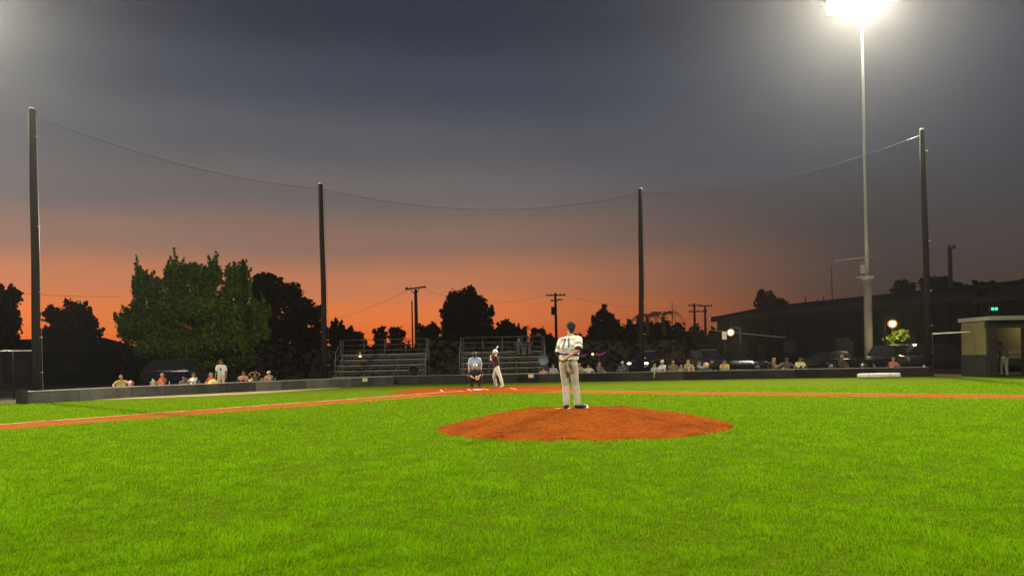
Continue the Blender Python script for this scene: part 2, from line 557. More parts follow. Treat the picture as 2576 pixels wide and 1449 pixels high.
# grass blades near the camera
def blades(N):
    t = rng.random(N * 2)
    lo, hi, pw = 3.2, 30.0, -0.35
    Y = (lo ** pw + t * (hi ** pw - lo ** pw)) ** (1 / pw)
    X = (rng.random(N * 2) * 2 - 1) * (Y * .73 + 1.2)
    keep = ((X - MC.x) ** 2 + (Y - MC.y) ** 2) > (MRAD - .07 + .10 * rng.random(N * 2) + .05 * np.sin(np.arctan2(Y - MC.y, X - MC.x) * 23)) ** 2
    for d in (DL, DR):
        n = np.array([-d.y, d.x]); rel = np.stack([X - HOME.x, Y - HOME.y], 1)
        if n @ np.array([RUB.x - HOME.x, RUB.y - HOME.y]) < 0: n = -n
        s = rel @ n; al = rel @ np.array([d.x, d.y])
        keep &= ~((s > -.36) & (s < 1.90) & (al > 0))
    keep &= ((X - cc.x) ** 2 + (Y - cc.y) ** 2) > 4.15 ** 2
    X, Y = X[keep][:N], Y[keep][:N]
    N = len(X)
    # clumping: blades lean and stand together
    def wob(k, p):
        return np.sin(X * k + 1.9 * np.sin(Y * k * .47 + p) + p) * np.sin(Y * k * .83 + 1.6 * np.sin(X * k * .61 + 2 * p))
    fine, mid, wide = wob(17, .3), wob(6.1, 1.1), wob(1.15, 2.2)
    cl = np.clip(.55 * mid + .42 * fine + .34 * wob(2.7, 3.1) + .22 * wide, -1, 1)
    cl = cl * np.clip(11 / Y, .35, 1)
    h = (.022 + .018 * rng.random(N)) * (1 + .72 * cl) * (1 + .012 * Y)
    tall = rng.random(N) < .012
    h = np.where(tall, h * 1.7, h)
    w = .0026 * (Y / 5.0) ** .75 * (.7 + .6 * rng.random(N))
    th = rng.random(N) * 2 * np.pi
    la = np.where(rng.random(N) < .6, np.pi * .2 + 1.6 * mid + .8 * fine + rng.normal(0, .45, N), rng.random(N) * 2 * np.pi)
    ln = h * (.35 + .75 * rng.random(N))
    dx, dy = np.cos(th) * w, np.sin(th) * w
    lx, ly = np.cos(la) * ln, np.sin(la) * ln
    z0 = np.full(N, -.004)
    V = np.zeros((N, 5, 3), np.float32)
    V[:, 0] = np.stack([X - dx, Y - dy, z0], 1); V[:, 1] = np.stack([X + dx, Y + dy, z0], 1)
    V[:, 2] = np.stack([X + dx * .85 + lx * .35, Y + dy * .85 + ly * .35, h * .62], 1)
    V[:, 3] = np.stack([X - dx * .85 + lx * .35, Y - dy * .85 + ly * .35, h * .62], 1)
    V[:, 4] = np.stack([X + lx, Y + ly, h * .95], 1)
    b = np.arange(N, dtype=np.int32) * 5
    L = np.stack([b, b + 1, b + 2, b + 3, b + 3, b + 2, b + 4], 1).ravel()
    st = np.stack([np.arange(N) * 7, np.arange(N) * 7 + 4], 1).ravel().astype(np.int32)
    tot = np.tile(np.array([4, 3], np.int32), N)
    me = bpy.data.meshes.new('grass_blades')
    me.vertices.add(N * 5); me.loops.add(N * 7); me.polygons.add(N * 2)
    me.vertices.foreach_set('co', V.ravel()); me.loops.foreach_set('vertex_index', L.astype(np.int32))
    me.polygons.foreach_set('loop_start', st); me.polygons.foreach_set('loop_total', tot)
    me.update(calc_edges=True)
    base = np.array([.122, .268, .0010])
    c = base[None] * (.62 + .72 * rng.random((N, 1)))
    ye = rng.random(N) < .16
    c[ye] = np.array([.185, .265, .008]) * (.8 + .5 * rng.random((ye.sum(), 1)))
    pt = .5 + .5 * np.clip(cl, -1, 1)
    c *= (.78 + .34 * pt)[:, None]
    dry = np.clip(.5 + .9 * wob(.42, .9) + .5 * wob(1.7, 4.0), 0, 1)[:, None]
    c = c * (1 - .25 * dry) + .25 * dry * c * np.array([1.22, 1.02, 1.3])
    at_ = me.attributes.new('tint', 'FLOAT_COLOR', 'POINT')
    at_.data.foreach_set('color', np.repeat(np.concatenate([c, np.ones((N, 1))], 1), 5, 0).astype(np.float32).ravel())
    m = bpy.data.materials.new('grass_blade')
    m.use_nodes = True
    n, l = m.node_tree.nodes, m.node_tree.links
    n.clear()
    o = n.new('ShaderNodeOutputMaterial'); a = n.new('ShaderNodeAttribute'); a.attribute_name = 'tint'
    df, tr, gl = n.new('ShaderNodeBsdfDiffuse'), n.new('ShaderNodeBsdfTranslucent'), n.new('ShaderNodeBsdfGlossy')
    gl.inputs['Roughness'].default_value = .45; gl.inputs[0].default_value = (.5, .6, .3, 1)
    l.new(a.outputs[0], df.inputs[0]); l.new(a.outputs[0], tr.inputs[0])
    m1, m2 = n.new('ShaderNodeMixShader'), n.new('ShaderNodeMixShader')
    m1.inputs[0].default_value = .35; m2.inputs[0].default_value = .003
    l.new(df.outputs[0], m1.inputs[1]); l.new(tr.outputs[0], m1.inputs[2])
    l.new(m1.outputs[0], m2.inputs[1]); l.new(gl.outputs[0], m2.inputs[2]); l.new(m2.outputs[0], o.inputs[0])
    me.materials.append(m)
    ob = bpy.data.objects.new('grass', me)
    COL.objects.link(ob)
    tag(ob, 'short bright green grass blades of the infield', 'grass', kind='stuff')
blades(520000)

# lines of the batter's boxes, the plate and the rubber
def slab(name, c, ux, sx, sy, z0, z1, m):
    ux = Vector((ux.x, ux.y, 0)).normalized(); uy = Vector((-ux.y, ux.x, 0))
    p = [c + ux * a * sx / 2 + uy * b * sy / 2 for a, b in ((-1, -1), (1, -1), (1, 1), (-1, 1))]
    return MB().prism([(q.x, q.y) for q in p], z0, z1).build(name, m)
SIDE = Vector((-U.y, U.x, 0))
if SIDE.x < 0: SIDE = -SIDE
PLC = HOME - U * .22
for i, s in enumerate((-1.6, -.37, .37, 1.6)):
    struct(slab('batter_box_line', PLC + SIDE * s, U, 1.9, .085, .0082, .013, M_chalk), label=['outer chalk line of the empty left box', 'inner chalk line left of home plate', 'inner chalk line right of home plate', 'outer chalk line of the box where the batter stands'][i])
M_white = mat('white_rubber', (.75, .74, .70), .7, .12, 12)
pp = [(-.216, .216), (.216, .216), (.216, 0), (0, -.216), (-.216, 0)]
tag(MB().prism([((PLC + SIDE * a + U * b).x, (PLC + SIDE * a + U * b).y) for a, b in pp], .0084, .022).build('home_plate', M_white), 'white five-sided home plate set in the clay', 'home plate')
zr = mound_z(RUB.x, RUB.y)
tag(slab('pitching_rubber', RUB + U * -.30, SIDE, .61, .15, zr - .03, zr + .004, mat('dusty_rubber', (.42, .27, .16), .9, .2, 9)), 'clay-dusted rubber slab on top of the mound at the pitcher\'s feet', 'pitching rubber')
rb = RUB + Vector((.265, -.02, mound_z(RUB.x + .265, RUB.y) + .035))
m = MB(); m.ball((0, 0, 0), (.062, .05, .040), 12, 8); m.ball((.02, 0, .030), (.022, .02, .02), 8, 6)
o = m.build('rosin_bag', mat('rosin_cloth', (.86, .84, .72), .9, .1, 30), None, True); o.location = rb
tag(o, 'small pale rosin bag lying beside the pitcher\'s right shoe', 'rosin bag')
# ------------------------------------------------------------------ low wall round the backstop
def wall_mat(name, c, scuff):
    m = noise_mat(name, tuple(x * .75 for x in c), tuple(x * 1.2 for x in c), scuff, 2.5, 1.1, .75, .25, .01)
    n, l = m.node_tree.nodes, m.node_tree.links                # every panel weathered a little differently
    bs = n['Principled BSDF']; src = bs.inputs['Base Color'].links[0].from_socket
    oi, mr_, mu = n.new('ShaderNodeObjectInfo'), n.new('ShaderNodeMapRange'), n.new('ShaderNodeMix')
    mr_.inputs[3].default_value, mr_.inputs[4].default_value = .6, 1.5
    l.new(oi.outputs['Random'], mr_.inputs[0])
    mu.data_type = 'RGBA'; mu.blend_type = 'MULTIPLY'; mu.inputs[0].default_value = 1
    l.new(src, mu.inputs[6]); l.new(mr_.outputs[0], mu.inputs[7]); l.new(mu.outputs[2], bs.inputs['Base Color'])
    return m
M_wall = wall_mat('wall_vinyl_grey', (.060, .060, .055), (.095, .090, .075))
M_wall2 = wall_mat('wall_vinyl_black', (.024, .023, .021), (.036, .033, .028))
M_cap = mat('wall_cap', (.30, .28, .24), .5, .25, 3)
M_cap2 = mat('wall_cap_dark', (.16, .15, .14), .5, .25, 3)
M_plate = mat('cover_plate', (.55, .48, .28), .6, .15, 10)
def low_wall(pts, h, m, capm, label, panel=1.35, wobble=.02):
    d0 = pts[0]
    root = thing('low_wall', label, 'wall', d0, 0, 'low walls round the backstop')
    P = [p - d0 for p in pts]
    for i in range(len(P) - 1):
        seg = P[i + 1] - P[i]
        n = max(1, round(seg.length / panel))
        d = seg.normalized()
        back = Vector((-d.y, d.x, 0))
        if back.y < 0: back = -back
        rz = math.atan2(d.y, d.x)
        M3 = Matrix.Rotation(rz, 3, 'Z')
        for k in range(n):
            L = seg.length / n
            c = P[i] + d * (k + .5) * L + back * (.09 + random.uniform(-wobble, wobble))
            MB().box((c.x, c.y, h / 2 - .03), (L - .008, .14, h + .0), M3).build('panel', m, root, False, .012)
        c = P[i] + seg / 2 + back * .115
        MB().box((c.x, c.y, h / 2 - .05), (seg.length - .02, .05, h - .02), M3).build('backing', M_wall2 if False else m, root)
        c = P[i] + seg / 2 + back * .09
        MB().box((c.x, c.y, h + .0), (seg.length + (.06 if i < len(P) - 2 else 0), .17, .035), M3).build('top_cap', capm, root, False, .008)
    return root
wl = low_wall(WALL_L, .47, M_wall, M_cap, 'low grey padded wall along the left with a pale top edge')
wb = low_wall(WALL_B, .47, M_wall2, M_cap2, 'low black wall straight behind home plate and the umpire')
wr = low_wall(WALL_R, .47, M_wall2, M_cap2, 'low black wall on the right under the seated spectators')
def end_post(root, p, w, m):
    q = p - Vector(root.location)
    MB().box((q.x, q.y + .1, .26), (w, .26, .56)).build('end_post', m, root, False, .015)
end_post(wl, WALL_L[0], .30, M_wall2)
end_post(wr, WALL_R[-1], .22, M_wall2)
for root, px, py, pts in ((wl, 917, 955.5, WALL_L), (wb, 1336, 945.5, WALL_B)):
    # plate on the face of the wall
    best = None
    for i in range(len(pts) - 1):
        for k in range(200):
            p = pts[i].lerp(pts[i + 1], k / 200)
            a, _ = ray(px, py)
            e = abs(p.x / p.y - a)
            if best is None or e < best[0]: best = (e, p, (pts[i + 1] - pts[i]).normalized())
    p = best[1]; z = at(px, py, p.y).z
    q = p - Vector(root.location)
    fr = Vector((best[2].y, -best[2].x, 0)); fr = fr if fr.y < 0 else -fr
    MB().box((q.x + fr.x * .03, q.y + fr.y * .03, z), (.31, .05, .20), Matrix.Rotation(math.atan2(best[2].y, best[2].x), 3, 'Z')).build('cover_plate', M_plate, root, False, .02)

# ------------------------------------------------------------------ net posts and net
M_post = mat('tarred_wood', (.017, .013, .011), .9, .35, 2.5, .4, spec=.08)
M_rope = mat('net_rope', (.05, .05, .055), .7, .1)
M_galv = mat('bright_cable', (.55, .55, .55), .4, .1, metal=.7)
posts = []
for (tx, ty, bx, Y, lab) in ((80, 275, 92, 30.6, 'tall dark wooden net post at the left end of the grey wall'), (806, 463, 818, 42.6, 'tall dark wooden net post left of the left bleachers'), (1611, 476, 1613, 44.6, 'tall dark wooden net post right of the pitcher'), (2319, 327, 2337, 39.9, 'tall dark wooden net post right of the floodlight pole')):
    b, _ = column(bx, 940, Y)
    t = at(tx, ty, Y)
    root = thing('net_post', lab, 'post', b, 0, 'net posts of the backstop')
    d = t - b
    pts = [d * k for k in (0, .25, .5, .75, 1)]
    pts[0] = Vector((0, 0, -.2))
    pts[2] += Vector((.03, 0, 0))
    MB().tube(pts, [.165, .155, .145, .135, .125], 14).build('shaft', M_post, root, True)
    MB().tube([d - Vector((0, 0, .01)), d + Vector((0, 0, .05))], [.128, .09], 14).build('post_cap', mat('post_cap_metal', (.6, .6, .58), .4, 0), root, True)
    for z in (1.2, 2.6, 4.4, 7.0, d.z - 1.1):
        f = z / d.z; MB().tube([(d.x * f + .14, -.02, z), (d.x * f + .22, -.02, z), (d.x * f + .25, -.02, z), (d.x * f + .27, -.02, z)], [.02, .02, .03, .012], 6).build('net_hook', M_galv, root, True)
    posts.append((b, t))
net = thing('backstop_net', 'tall fine dark safety net strung between the four wooden posts', 'net', posts[0][0])
nb = Vector(posts[0][0])
M_net = veil_mat('netting', (.030, .030, .030), .10)
def sagc(a, b, s, n=20):
    return [a.lerp(b, k / n) - Vector((0, 0, s * 4 * (k / n) * (1 - k / n))) for k in range(n + 1)]
for i, sg in ((0, .55), (1, 1.05), (2, .75)):
    a, b = posts[i][1] - Vector((0, 0, .25)), posts[i + 1][1] - Vector((0, 0, .25))
    top = sagc(a, b, sg)
    a0, b0 = posts[i][0], posts[i + 1][0]
    vs, fs = [], []
    for k, p in enumerate(top):
        g = a0.lerp(b0, k / 20)
        for j in range(7):
            q = Vector((g.x, g.y, .5)).lerp(p, j / 6) - nb
            vs.append((q.x, q.y - .05 * math.sin(j / 6 * math.pi), q.z))
    for k in range(20):
        for j in range(6):
            q = k * 7 + j
            fs.append((q, q + 7, q + 8, q + 1))
    MB().add(vs, fs).build('net_panel', M_net, net, True)
    MB().tube([p - nb for p in top], .010, 5).build('top_cable', M_rope, net, True)
    MB().tube([Vector((a0.x + .26, a0.y - .03, .5)) - nb, a + Vector((.2, -.03, -.1)) - nb], .008, 5).build('edge_rope', M_galv if i == 0 else M_rope, net, True)
# bright tensioned end of the cable at the right post
p = posts[3][1] - Vector((0, 0, .3)); c0 = posts[2][1] - Vector((0, 0, .25))
c = sagc(c0, posts[3][1] - Vector((0, 0, .25)), .75)
MB().tube([c[-2] - nb + Vector((0, -.04, .02)), p - nb + Vector((0, -.04, .02))], .011, 5).build('tension_strap', M_galv, net, True)

# ------------------------------------------------------------------ rolled tarp at the right wall
a, b = ground(2158, 952.0), ground(2264, 950.2)
t = thing('rolled_tarp', 'long off-white rolled tarp lying at the foot of the right wall', 'tarp', a)
d = b - a
ax = d.normalized()
vs = [Vector((0, 0, .125)) + ax * L for L in (0, .05, .7, 1.4, d.length - .05, d.length)]
MB().tube(vs, [.10, .12, .128, .122, .12, .10], 16).build('roll', mat('tarp_cloth', (.62, .58, .46), .7, .15, 5, .2), t, True)
for k in (.25, .75):
    c = ax * d.length * k + Vector((0, 0, .125)); MB().tube([c - ax * .015, c + ax * .015], .132, 16).build('strap', mat('tarp_strap', (.35, .32, .26), .7, .1), t, True)

# ------------------------------------------------------------------ bleachers
M_alu = mat('bleacher_plank', (.18, .163, .135), .5, .25, 4, metal=.35)
M_frame = mat('bleacher_frame', (.12, .115, .10), .5, .2, metal=.4)
def bleachers(px0, px1, label):
    Y0 = 46.2
    xl, xr = at(px0, 940, Y0).x, at(px1, 940, Y0).x
    w = xr - xl
    root = thing('bleachers', label, 'bleachers', ((xl + xr) / 2, Y0, 0), 0, 'bleachers behind the backstop')
    rows, rise, run = 5, .335, .62
    for i in range(rows):
        z, y = .44 + rise * i, i * run
        MB().box((0, y, z), (w, .24, .045)).build('seat_plank', M_alu, root, False, .008)
        MB().box((0, y + .30, z - .27 + (rise * .35)), (w, .22, .04)).build('foot_plank', M_alu, root, False, .008)
        MB().box((0, y + .44, z - .01), (w, .025, .10)).build('riser_plank', M_frame, root)
    for x in (-w / 2 + .1, -w / 6, w / 6, w / 2 - .1):
        m = MB()
        m.tube([(x, -.1, .02), (x, rows * run - .1, .02)], .03, 6)
        m.tube([(x, -.05, .38), (x, rows * run - .15, .38 + rise * (rows - .9))], .03, 6)
        for i in range(rows):
            m.tube([(x, i * run, .02), (x, i * run, .42 + rise * i)], .025, 6)
        m.build('stringer', M_frame, root)
    ztop, yb = .44 + rise * (rows - 1), (rows - 1) * run + .35
    for k in range(5):
        x = -w / 2 + .06 + (w - .12) * k / 4
        MB().tube([(x, yb, ztop - .3), (x, yb, ztop + .98)], .024, 8).build('rail_post', M_frame, root, True)
    for z in (ztop + .96, ztop + .62, ztop + .28):
        MB().tube([(-w / 2 + .06, yb, z), (w / 2 - .06, yb, z)], .02, 8).build('guard_rail', M_frame, root, True)
    for s in (-1, 1):
        x = s * (w / 2 + .06)
        MB().tube([(x, yb, ztop + .96), (x, run * 2, ztop + .1), (x, run * 1.2, .5)], .024, 8).build('side_rail', M_alu, root, True)
        MB().tube([(x, yb, ztop + .4), (x, run * 2.4, ztop - .3)], .02, 8).build('side_rail', M_frame, root, True)
        MB().tube([(x, yb, .0), (x, yb, ztop + .98)], .028, 8).build('rail_post', M_frame, root, True)
    return root
bl1 = bleachers(836, 1064, 'empty aluminium bleachers left of the umpire, small lamp glow behind them')
bl2 = bleachers(1156, 1372, 'aluminium bleachers behind the batter with two dark figures on top')

# black round camp chair in front of the left bleachers
def saucer_chair(px, py, Y, label, rim, cush, rr=.40):
    b, z = column(px, py, Y)
    t = thing('saucer_chair', label, 'chair', b)
    m = MB()
    vs, fs = [], []
    for i in range(6):
        for k in range(18):
            a = 2 * math.pi * k / 18; r = rr * i / 5
            y = .16 * (1 - (i / 5) ** 2)
            vs.append((r * math.cos(a), y - .1 * r * math.sin(a), z + r * math.sin(a)))
    for i in range(5):
        for k in range(18):
            q, q2 = i * 18 + k, i * 18 + (k + 1) % 18
            fs.append((q, q2, q2 + 18, q + 18))
    MB().add(vs, fs).build('seat_bowl', cush, t, True)
    ring = [(rr * math.cos(2 * math.pi * k / 24), -.04 * math.sin(2 * math.pi * k / 24), z + rr * math.sin(2 * math.pi * k / 24)) for k in range(25)]
    MB().tube(ring, .02, 6).build('rim', rim, t, True)
    for sx in (-1, 1):
        MB().tube([(sx * rr * .7, 0, z - rr * .68), (sx * .32, -.25, .0)], .014, 6).build('leg', rim, t, True)
        MB().tube([(sx * rr * .7, 0, z - rr * .68), (sx * .32, .30, .0)], .014, 6).build('leg', rim, t, True)
    return t
saucer_chair(1041, 933, 44.9, 'black round saucer chair at the right end of the left bleachers', M_frame, mat('black_cushion', (.012, .011, .011), .9, .2), .31)
saucer_chair(1367, 906, 45.4, 'grey round saucer chair with pale blue cushion beside the right bleachers', mat('grey_rim', (.2, .2, .19), .5, .1), mat('blue_cushion', (.17, .23, .30), .8, .15), .29)

# ------------------------------------------------------------------ dugout
M_tan = mat('tan_block', (.18, .15, .06), .85, .14, 3, .2)
M_darkw = mat('dark_wood', (.022, .016, .013), .8, .3, 3)
M_fascia = mat('pale_fascia', (.26, .25, .22), .6, .12)
M_wains = mat('dark_wainscot', (.025, .023, .021), .8, .2)
DX, DY = 22.42, 36.5
dg = thing('dugout', 'tan block dugout with dark posts and a pale roof edge at the right', 'dugout', (DX, DY, 0))
hz = 2.66
for r_ in range(7):                                   # end wall of blocks, the upper courses tan
    zc = 1.05 + (hz - 1.05) * (r_ + .5) / 7
    for c_ in range(5):
        off = .0 if r_ % 2 else .19
        y0, y1 = max(0, c_ * .42 - off), min(1.95, (c_ + 1) * .42 - off)
        if y1 - y0 > .05:
            MB().box((.1, (y0 + y1) / 2, zc), (.2, y1 - y0 - .012, (hz - 1.05) / 7 - .012)).build('block', M_tan, dg)
MB().box((.11, .97, (hz + 1.05) / 2), (.16, 1.93, hz - 1.07)).build('mortar_core', mat('mortar', (.22, .20, .13), .9, .1), dg)
MB().box((.09, .97, .525), (.24, 1.97, 1.04)).build('wainscot', M_wains, dg, False, .01)
MB().box((4.72, 1.88, hz / 2), (9.4, .14, hz)).build('back_wall', M_tan, dg)
MB().box((4.72, 1.78, .525), (9.0, .06, .62)).build('bench_back', M_wains, dg)
MB().box((4.8, 1.5, .45), (8.6, .4, .06)).build('bench_seat', M_darkw, dg, False, .01)
for x in (.14, 1.72, 4.1, 6.5):
    MB().box((x + .12, -.06, hz / 2), (.42 if x < 1 else .24, .22, hz)).build('post', M_darkw, dg, False, .012)
MB().box((4.6, -.06, hz - .18), (9.2, .2, .34)).build('header_beam', M_darkw, dg)
MB().box((4.8, .75, hz + .09), (9.7, 2.5, .14)).build('roof_slab', mat('roof_slab', (.12, .12, .11), .8, .1), dg)
MB().box((4.8, -.53, hz + .10), (9.8, .06, .19)).build('roof_edge', M_fascia, dg)
MB().box((-.08, .77, hz + .10), (.06, 2.5, .19)).build('roof_edge', M_fascia, dg)
MB().tube([(-.02, 1.0, 2.17), (-1.9, 1.1, 2.12)], .03, 8).build('white_pipe', mat('white_pipe', (.72, .70, .64), .5, .1), dg, True)
MB().tube([(-1.9, 1.1, 2.14), (-1.9, 1.1, 0)], .025, 8).build('pipe_post', M_darkw, dg, True)
dl = bpy.data.lights.new('dugout_bulb', 'POINT'); dl.energy = 25; dl.color = (1, .85, .55); dl.shadow_soft_size = .1
lo = bpy.data.objects.new('dugout_bulb', dl); COL.objects.link(lo); lo.parent = dg; lo.location = (3.2, 1.0, 2.3)

# ------------------------------------------------------------------ long dark building on the right
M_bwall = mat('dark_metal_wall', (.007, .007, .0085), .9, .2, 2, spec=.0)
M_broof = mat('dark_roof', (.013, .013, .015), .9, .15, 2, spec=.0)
def building(name, label, A, B, h, depth, fascia=.55, rib=2.0, overhang=.5, roofrise=1.2):
    A, B = Vector((A[0], A[1], 0)), Vector((B[0], B[1], 0))
    d = (B - A).normalized(); L = (B - A).length
    root = thing(name, label, 'building', A, math.atan2(d.y, d.x))
    sgn = 1 if Vector((-d.y, d.x, 0)).dot(Vector((A.x, A.y, 0))) > 0 else -1       # +y local points away from the camera
    MB().box((L / 2, sgn * depth / 2, h / 2), (L, depth, h)).build('wall', M_bwall, root)
    n = int(L / rib)
    for k in range(n + 1):
        MB().box((L * k / n, -sgn * .03, h / 2), (.10, .08, h - .05)).build('wall_rib', M_bwall, root)
    y0, y1 = -sgn * overhang, sgn * (depth + overhang)
    vs = [(-.4, y0, h), (L + .4, y0, h), (L + .4, y1, h), (-.4, y1, h), (-.4, (y0 + y1) / 2, h + roofrise), (L + .4, (y0 + y1) / 2, h + roofrise)]
    MB().add(vs, [(0, 1, 5, 4), (2, 3, 4, 5), (0, 4, 3), (1, 2, 5), (3, 2, 1, 0)]).build('roof', M_broof, root)
    MB().box((L / 2, y0, h - fascia / 2 + .05), (L + .9, .08, fascia)).build('fascia', M_broof, root)
    return root
b1a = at(1806, 800, 78); b1b = at(2456, 742, 52)
bh = b1a.z + .1
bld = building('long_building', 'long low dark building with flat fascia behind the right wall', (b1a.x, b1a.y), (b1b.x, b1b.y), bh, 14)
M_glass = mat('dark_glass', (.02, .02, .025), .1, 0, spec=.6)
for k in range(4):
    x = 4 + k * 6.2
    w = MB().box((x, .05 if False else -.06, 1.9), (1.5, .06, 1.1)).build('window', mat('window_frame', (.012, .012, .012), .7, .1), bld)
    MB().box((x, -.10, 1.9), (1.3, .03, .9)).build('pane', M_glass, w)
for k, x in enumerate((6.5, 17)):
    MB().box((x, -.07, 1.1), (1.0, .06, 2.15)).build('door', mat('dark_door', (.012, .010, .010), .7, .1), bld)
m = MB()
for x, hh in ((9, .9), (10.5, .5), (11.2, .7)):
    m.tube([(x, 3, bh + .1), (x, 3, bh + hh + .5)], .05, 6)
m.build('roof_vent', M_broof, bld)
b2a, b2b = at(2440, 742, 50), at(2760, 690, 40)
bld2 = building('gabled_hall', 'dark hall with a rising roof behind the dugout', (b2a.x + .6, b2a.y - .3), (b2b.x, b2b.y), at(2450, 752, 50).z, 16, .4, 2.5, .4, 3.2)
# twin green lights on its wall
gp = at(2502, 777, 47.0)
t = thing('green_signal', 'pair of small green lights glowing above the dugout roof', 'signal', (gp.x, gp.y, 0))
MB().box((0, .10, gp.z), (.50, .14, .28)).build('housing', mat('signal_box', (.02, .02, .02), .7, 0), t, False, .02)
M_green = mat('green_lamp', (.05, .5, .2), .4, 0, emit=(.02, 1, .28), strength=3.2)
for s in (-.11, .11):
    MB().ball((s, 0, gp.z), (.085, .05, .085), 12, 8).build('lamp', M_green, t, True)
MB().tube([(0, .14, gp.z - .1), (0, .14, 0)], .04, 8).build('signal_post', M_bwall, t, True)

# ------------------------------------------------------------------ small lamps
def halo_glass(name, col, strength):  # clear shell whose emission imitates the halo round a lamp
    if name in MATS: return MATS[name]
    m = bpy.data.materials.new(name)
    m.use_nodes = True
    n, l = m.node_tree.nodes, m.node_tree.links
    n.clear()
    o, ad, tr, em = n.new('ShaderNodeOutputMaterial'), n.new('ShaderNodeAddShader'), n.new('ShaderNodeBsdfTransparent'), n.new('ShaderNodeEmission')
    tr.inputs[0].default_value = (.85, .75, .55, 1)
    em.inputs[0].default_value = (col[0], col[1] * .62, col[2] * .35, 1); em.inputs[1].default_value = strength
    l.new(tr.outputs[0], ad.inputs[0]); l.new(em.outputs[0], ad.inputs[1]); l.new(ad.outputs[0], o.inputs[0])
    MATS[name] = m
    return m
def street_lamp(px, py, Y, label, r=.16, col=(1, .72, .30), strength=14, watts=60, arm=.35):
    b, z = column(px, py, Y)
    t = thing('street_lamp', label, 'street lamp', (b.x - arm, b.y, 0), 0, 'small lit lamps beyond the field')
    MB().tube([(0, 0, 0), (0, 0, z + .25), (arm * .5, 0, z + .42), (arm, 0, z + .34)], [.05, .04, .03, .03], 8).build('lamp_post', M_bwall, t, True)
    MB().tube([(arm, 0, z + .36), (arm, 0, z + .14)], [.06, r * .9], 14).build('lamp_shade', M_darkw, t, True)
    g = MB().ball((arm, 0, z), r, 16, 12).build('halo_globe', halo_glass('lamp_halo_%d' % int(strength * 10), col, strength * .032), t, True)  # outer shell added to give the lamp its orange halo
    MB().ball((arm, 0, z), r * .60, 14, 10).build('bulb', mat('lamp_bulb_%d' % int(strength * 10), col, .4, 0, emit=(1, .86, .55), strength=strength), g, True)
    if watts:
        ld = bpy.data.lights.new('street_light', 'POINT'); ld.energy = watts; ld.color = (1, .74, .38); ld.shadow_soft_size = r
        lo = bpy.data.objects.new('street_light', ld); COL.objects.link(lo); lo.parent = t; lo.location = (arm, -.5, z - .1)
    return t
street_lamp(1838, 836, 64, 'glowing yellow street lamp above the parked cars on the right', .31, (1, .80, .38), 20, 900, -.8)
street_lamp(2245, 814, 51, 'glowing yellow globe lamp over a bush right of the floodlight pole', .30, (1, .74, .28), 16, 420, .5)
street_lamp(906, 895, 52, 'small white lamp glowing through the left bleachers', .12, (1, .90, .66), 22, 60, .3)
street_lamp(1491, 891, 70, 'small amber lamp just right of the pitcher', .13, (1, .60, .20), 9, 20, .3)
sb, sz = column(1822, 844, 63)
t = thing('lit_sign', 'small pale lit sign beside the yellow street lamp', 'sign', sb)
MB().box((0, 0, sz), (.36, .06, .62)).build('sign_face', mat('sign_glow', (.7, .62, .35), .6, 0, emit=(1, .8, .4), strength=.35), t, False, .01)
MB().tube([(0, .05, 0), (0, .05, sz)], .04, 8).build('sign_post', M_bwall, t, True)
# string of red and blue festoon lights
def festoon(p0, p1, Y, label, n=7):
    a, b = at(*p0, Y), at(*p1, Y)
    t = thing('string_lights', label, 'string lights', (a.x, a.y, 0))
    base = Vector((a.x, a.y, 0))
    pts = sagc(a, b, .12, 12)
    MB().tube([p - base for p in pts], .012, 5).build('wire', M_rope, t, True)
    for k in range(n):
        p = a.lerp(b, k / (n - 1)) - Vector((0, 0, .48 * (k / (n - 1)) * (1 - k / (n - 1)))) - base
        c = ((1, .03, .04), (.05, .08, 1))[(k // 2) % 2]
        MB().ball(p - Vector((0, 0, .05)), .040, 8, 6).build('bulb', mat('bulb_red' if c[0] > .5 else 'bulb_blue', c, .4, 0, emit=c, strength=.9), t, True)
    for p in (a, b):
        q = p - base
        MB().tube([q, (q.x, q.y, 0)], .03, 6).build('pole', M_bwall, t, True)
festoon((1446, 890), (1477, 889), 60, 'string of red and blue lights close beside the pitcher')
festoon((1500, 889), (1524, 883), 60, 'string of red and blue lights right of the amber lamp')

# ------------------------------------------------------------------ utility poles and wires
M_pole = mat('utility_wood', (.030, .021, .017), .85, .3, 2)
def utility_pole(px, top, Y, label, arms, r=.16, lean=0, extra=None):
    b, z = column(px, top, Y)
    t = thing('utility_pole', label, 'utility pole', b, 0, 'utility poles behind the trees')
    MB().tube([(0, 0, 0), (lean / 2, 0, z / 2), (lean, 0, z)], [r * 1.15, r, r * .8], 10).build('shaft', M_pole, t, True)
    s = Y / FPX
    for (dy, l, rr, sl) in arms:
        zz = z - dy * s
        MB().box((lean + (rr - l) / 2 * s, -.12, zz + sl * s / 2), ((l + rr) * s, .12, .17), Matrix.Rotation(-sl / (l + rr), 3, 'Y')).build('crossarm', M_pole, t)
        for k in (-l * .9, -l * .5, rr * .5, rr * .9):
            MB().tube([(lean + k * s, -.12, zz + .06), (lean + k * s, -.12, zz + .30)], [.05, .04], 6).build('insulator', M_pole, t)
    if extra: extra(t, z, s, lean)
    return t, b, z
def xf(t, z, s, lean):
    m = MB()
    c = Vector((-7 * s, -.1, z - 55 * s)); m.tube([c, c + Vector((0, 0, 20 * s))], 4.5 * s, 10); m.tube([c + Vector((3 * s, 0, 10 * s)), c + Vector((7 * s, 0, 10 * s))], .04, 6)
    m.build('transformer', M_pole, t, True)
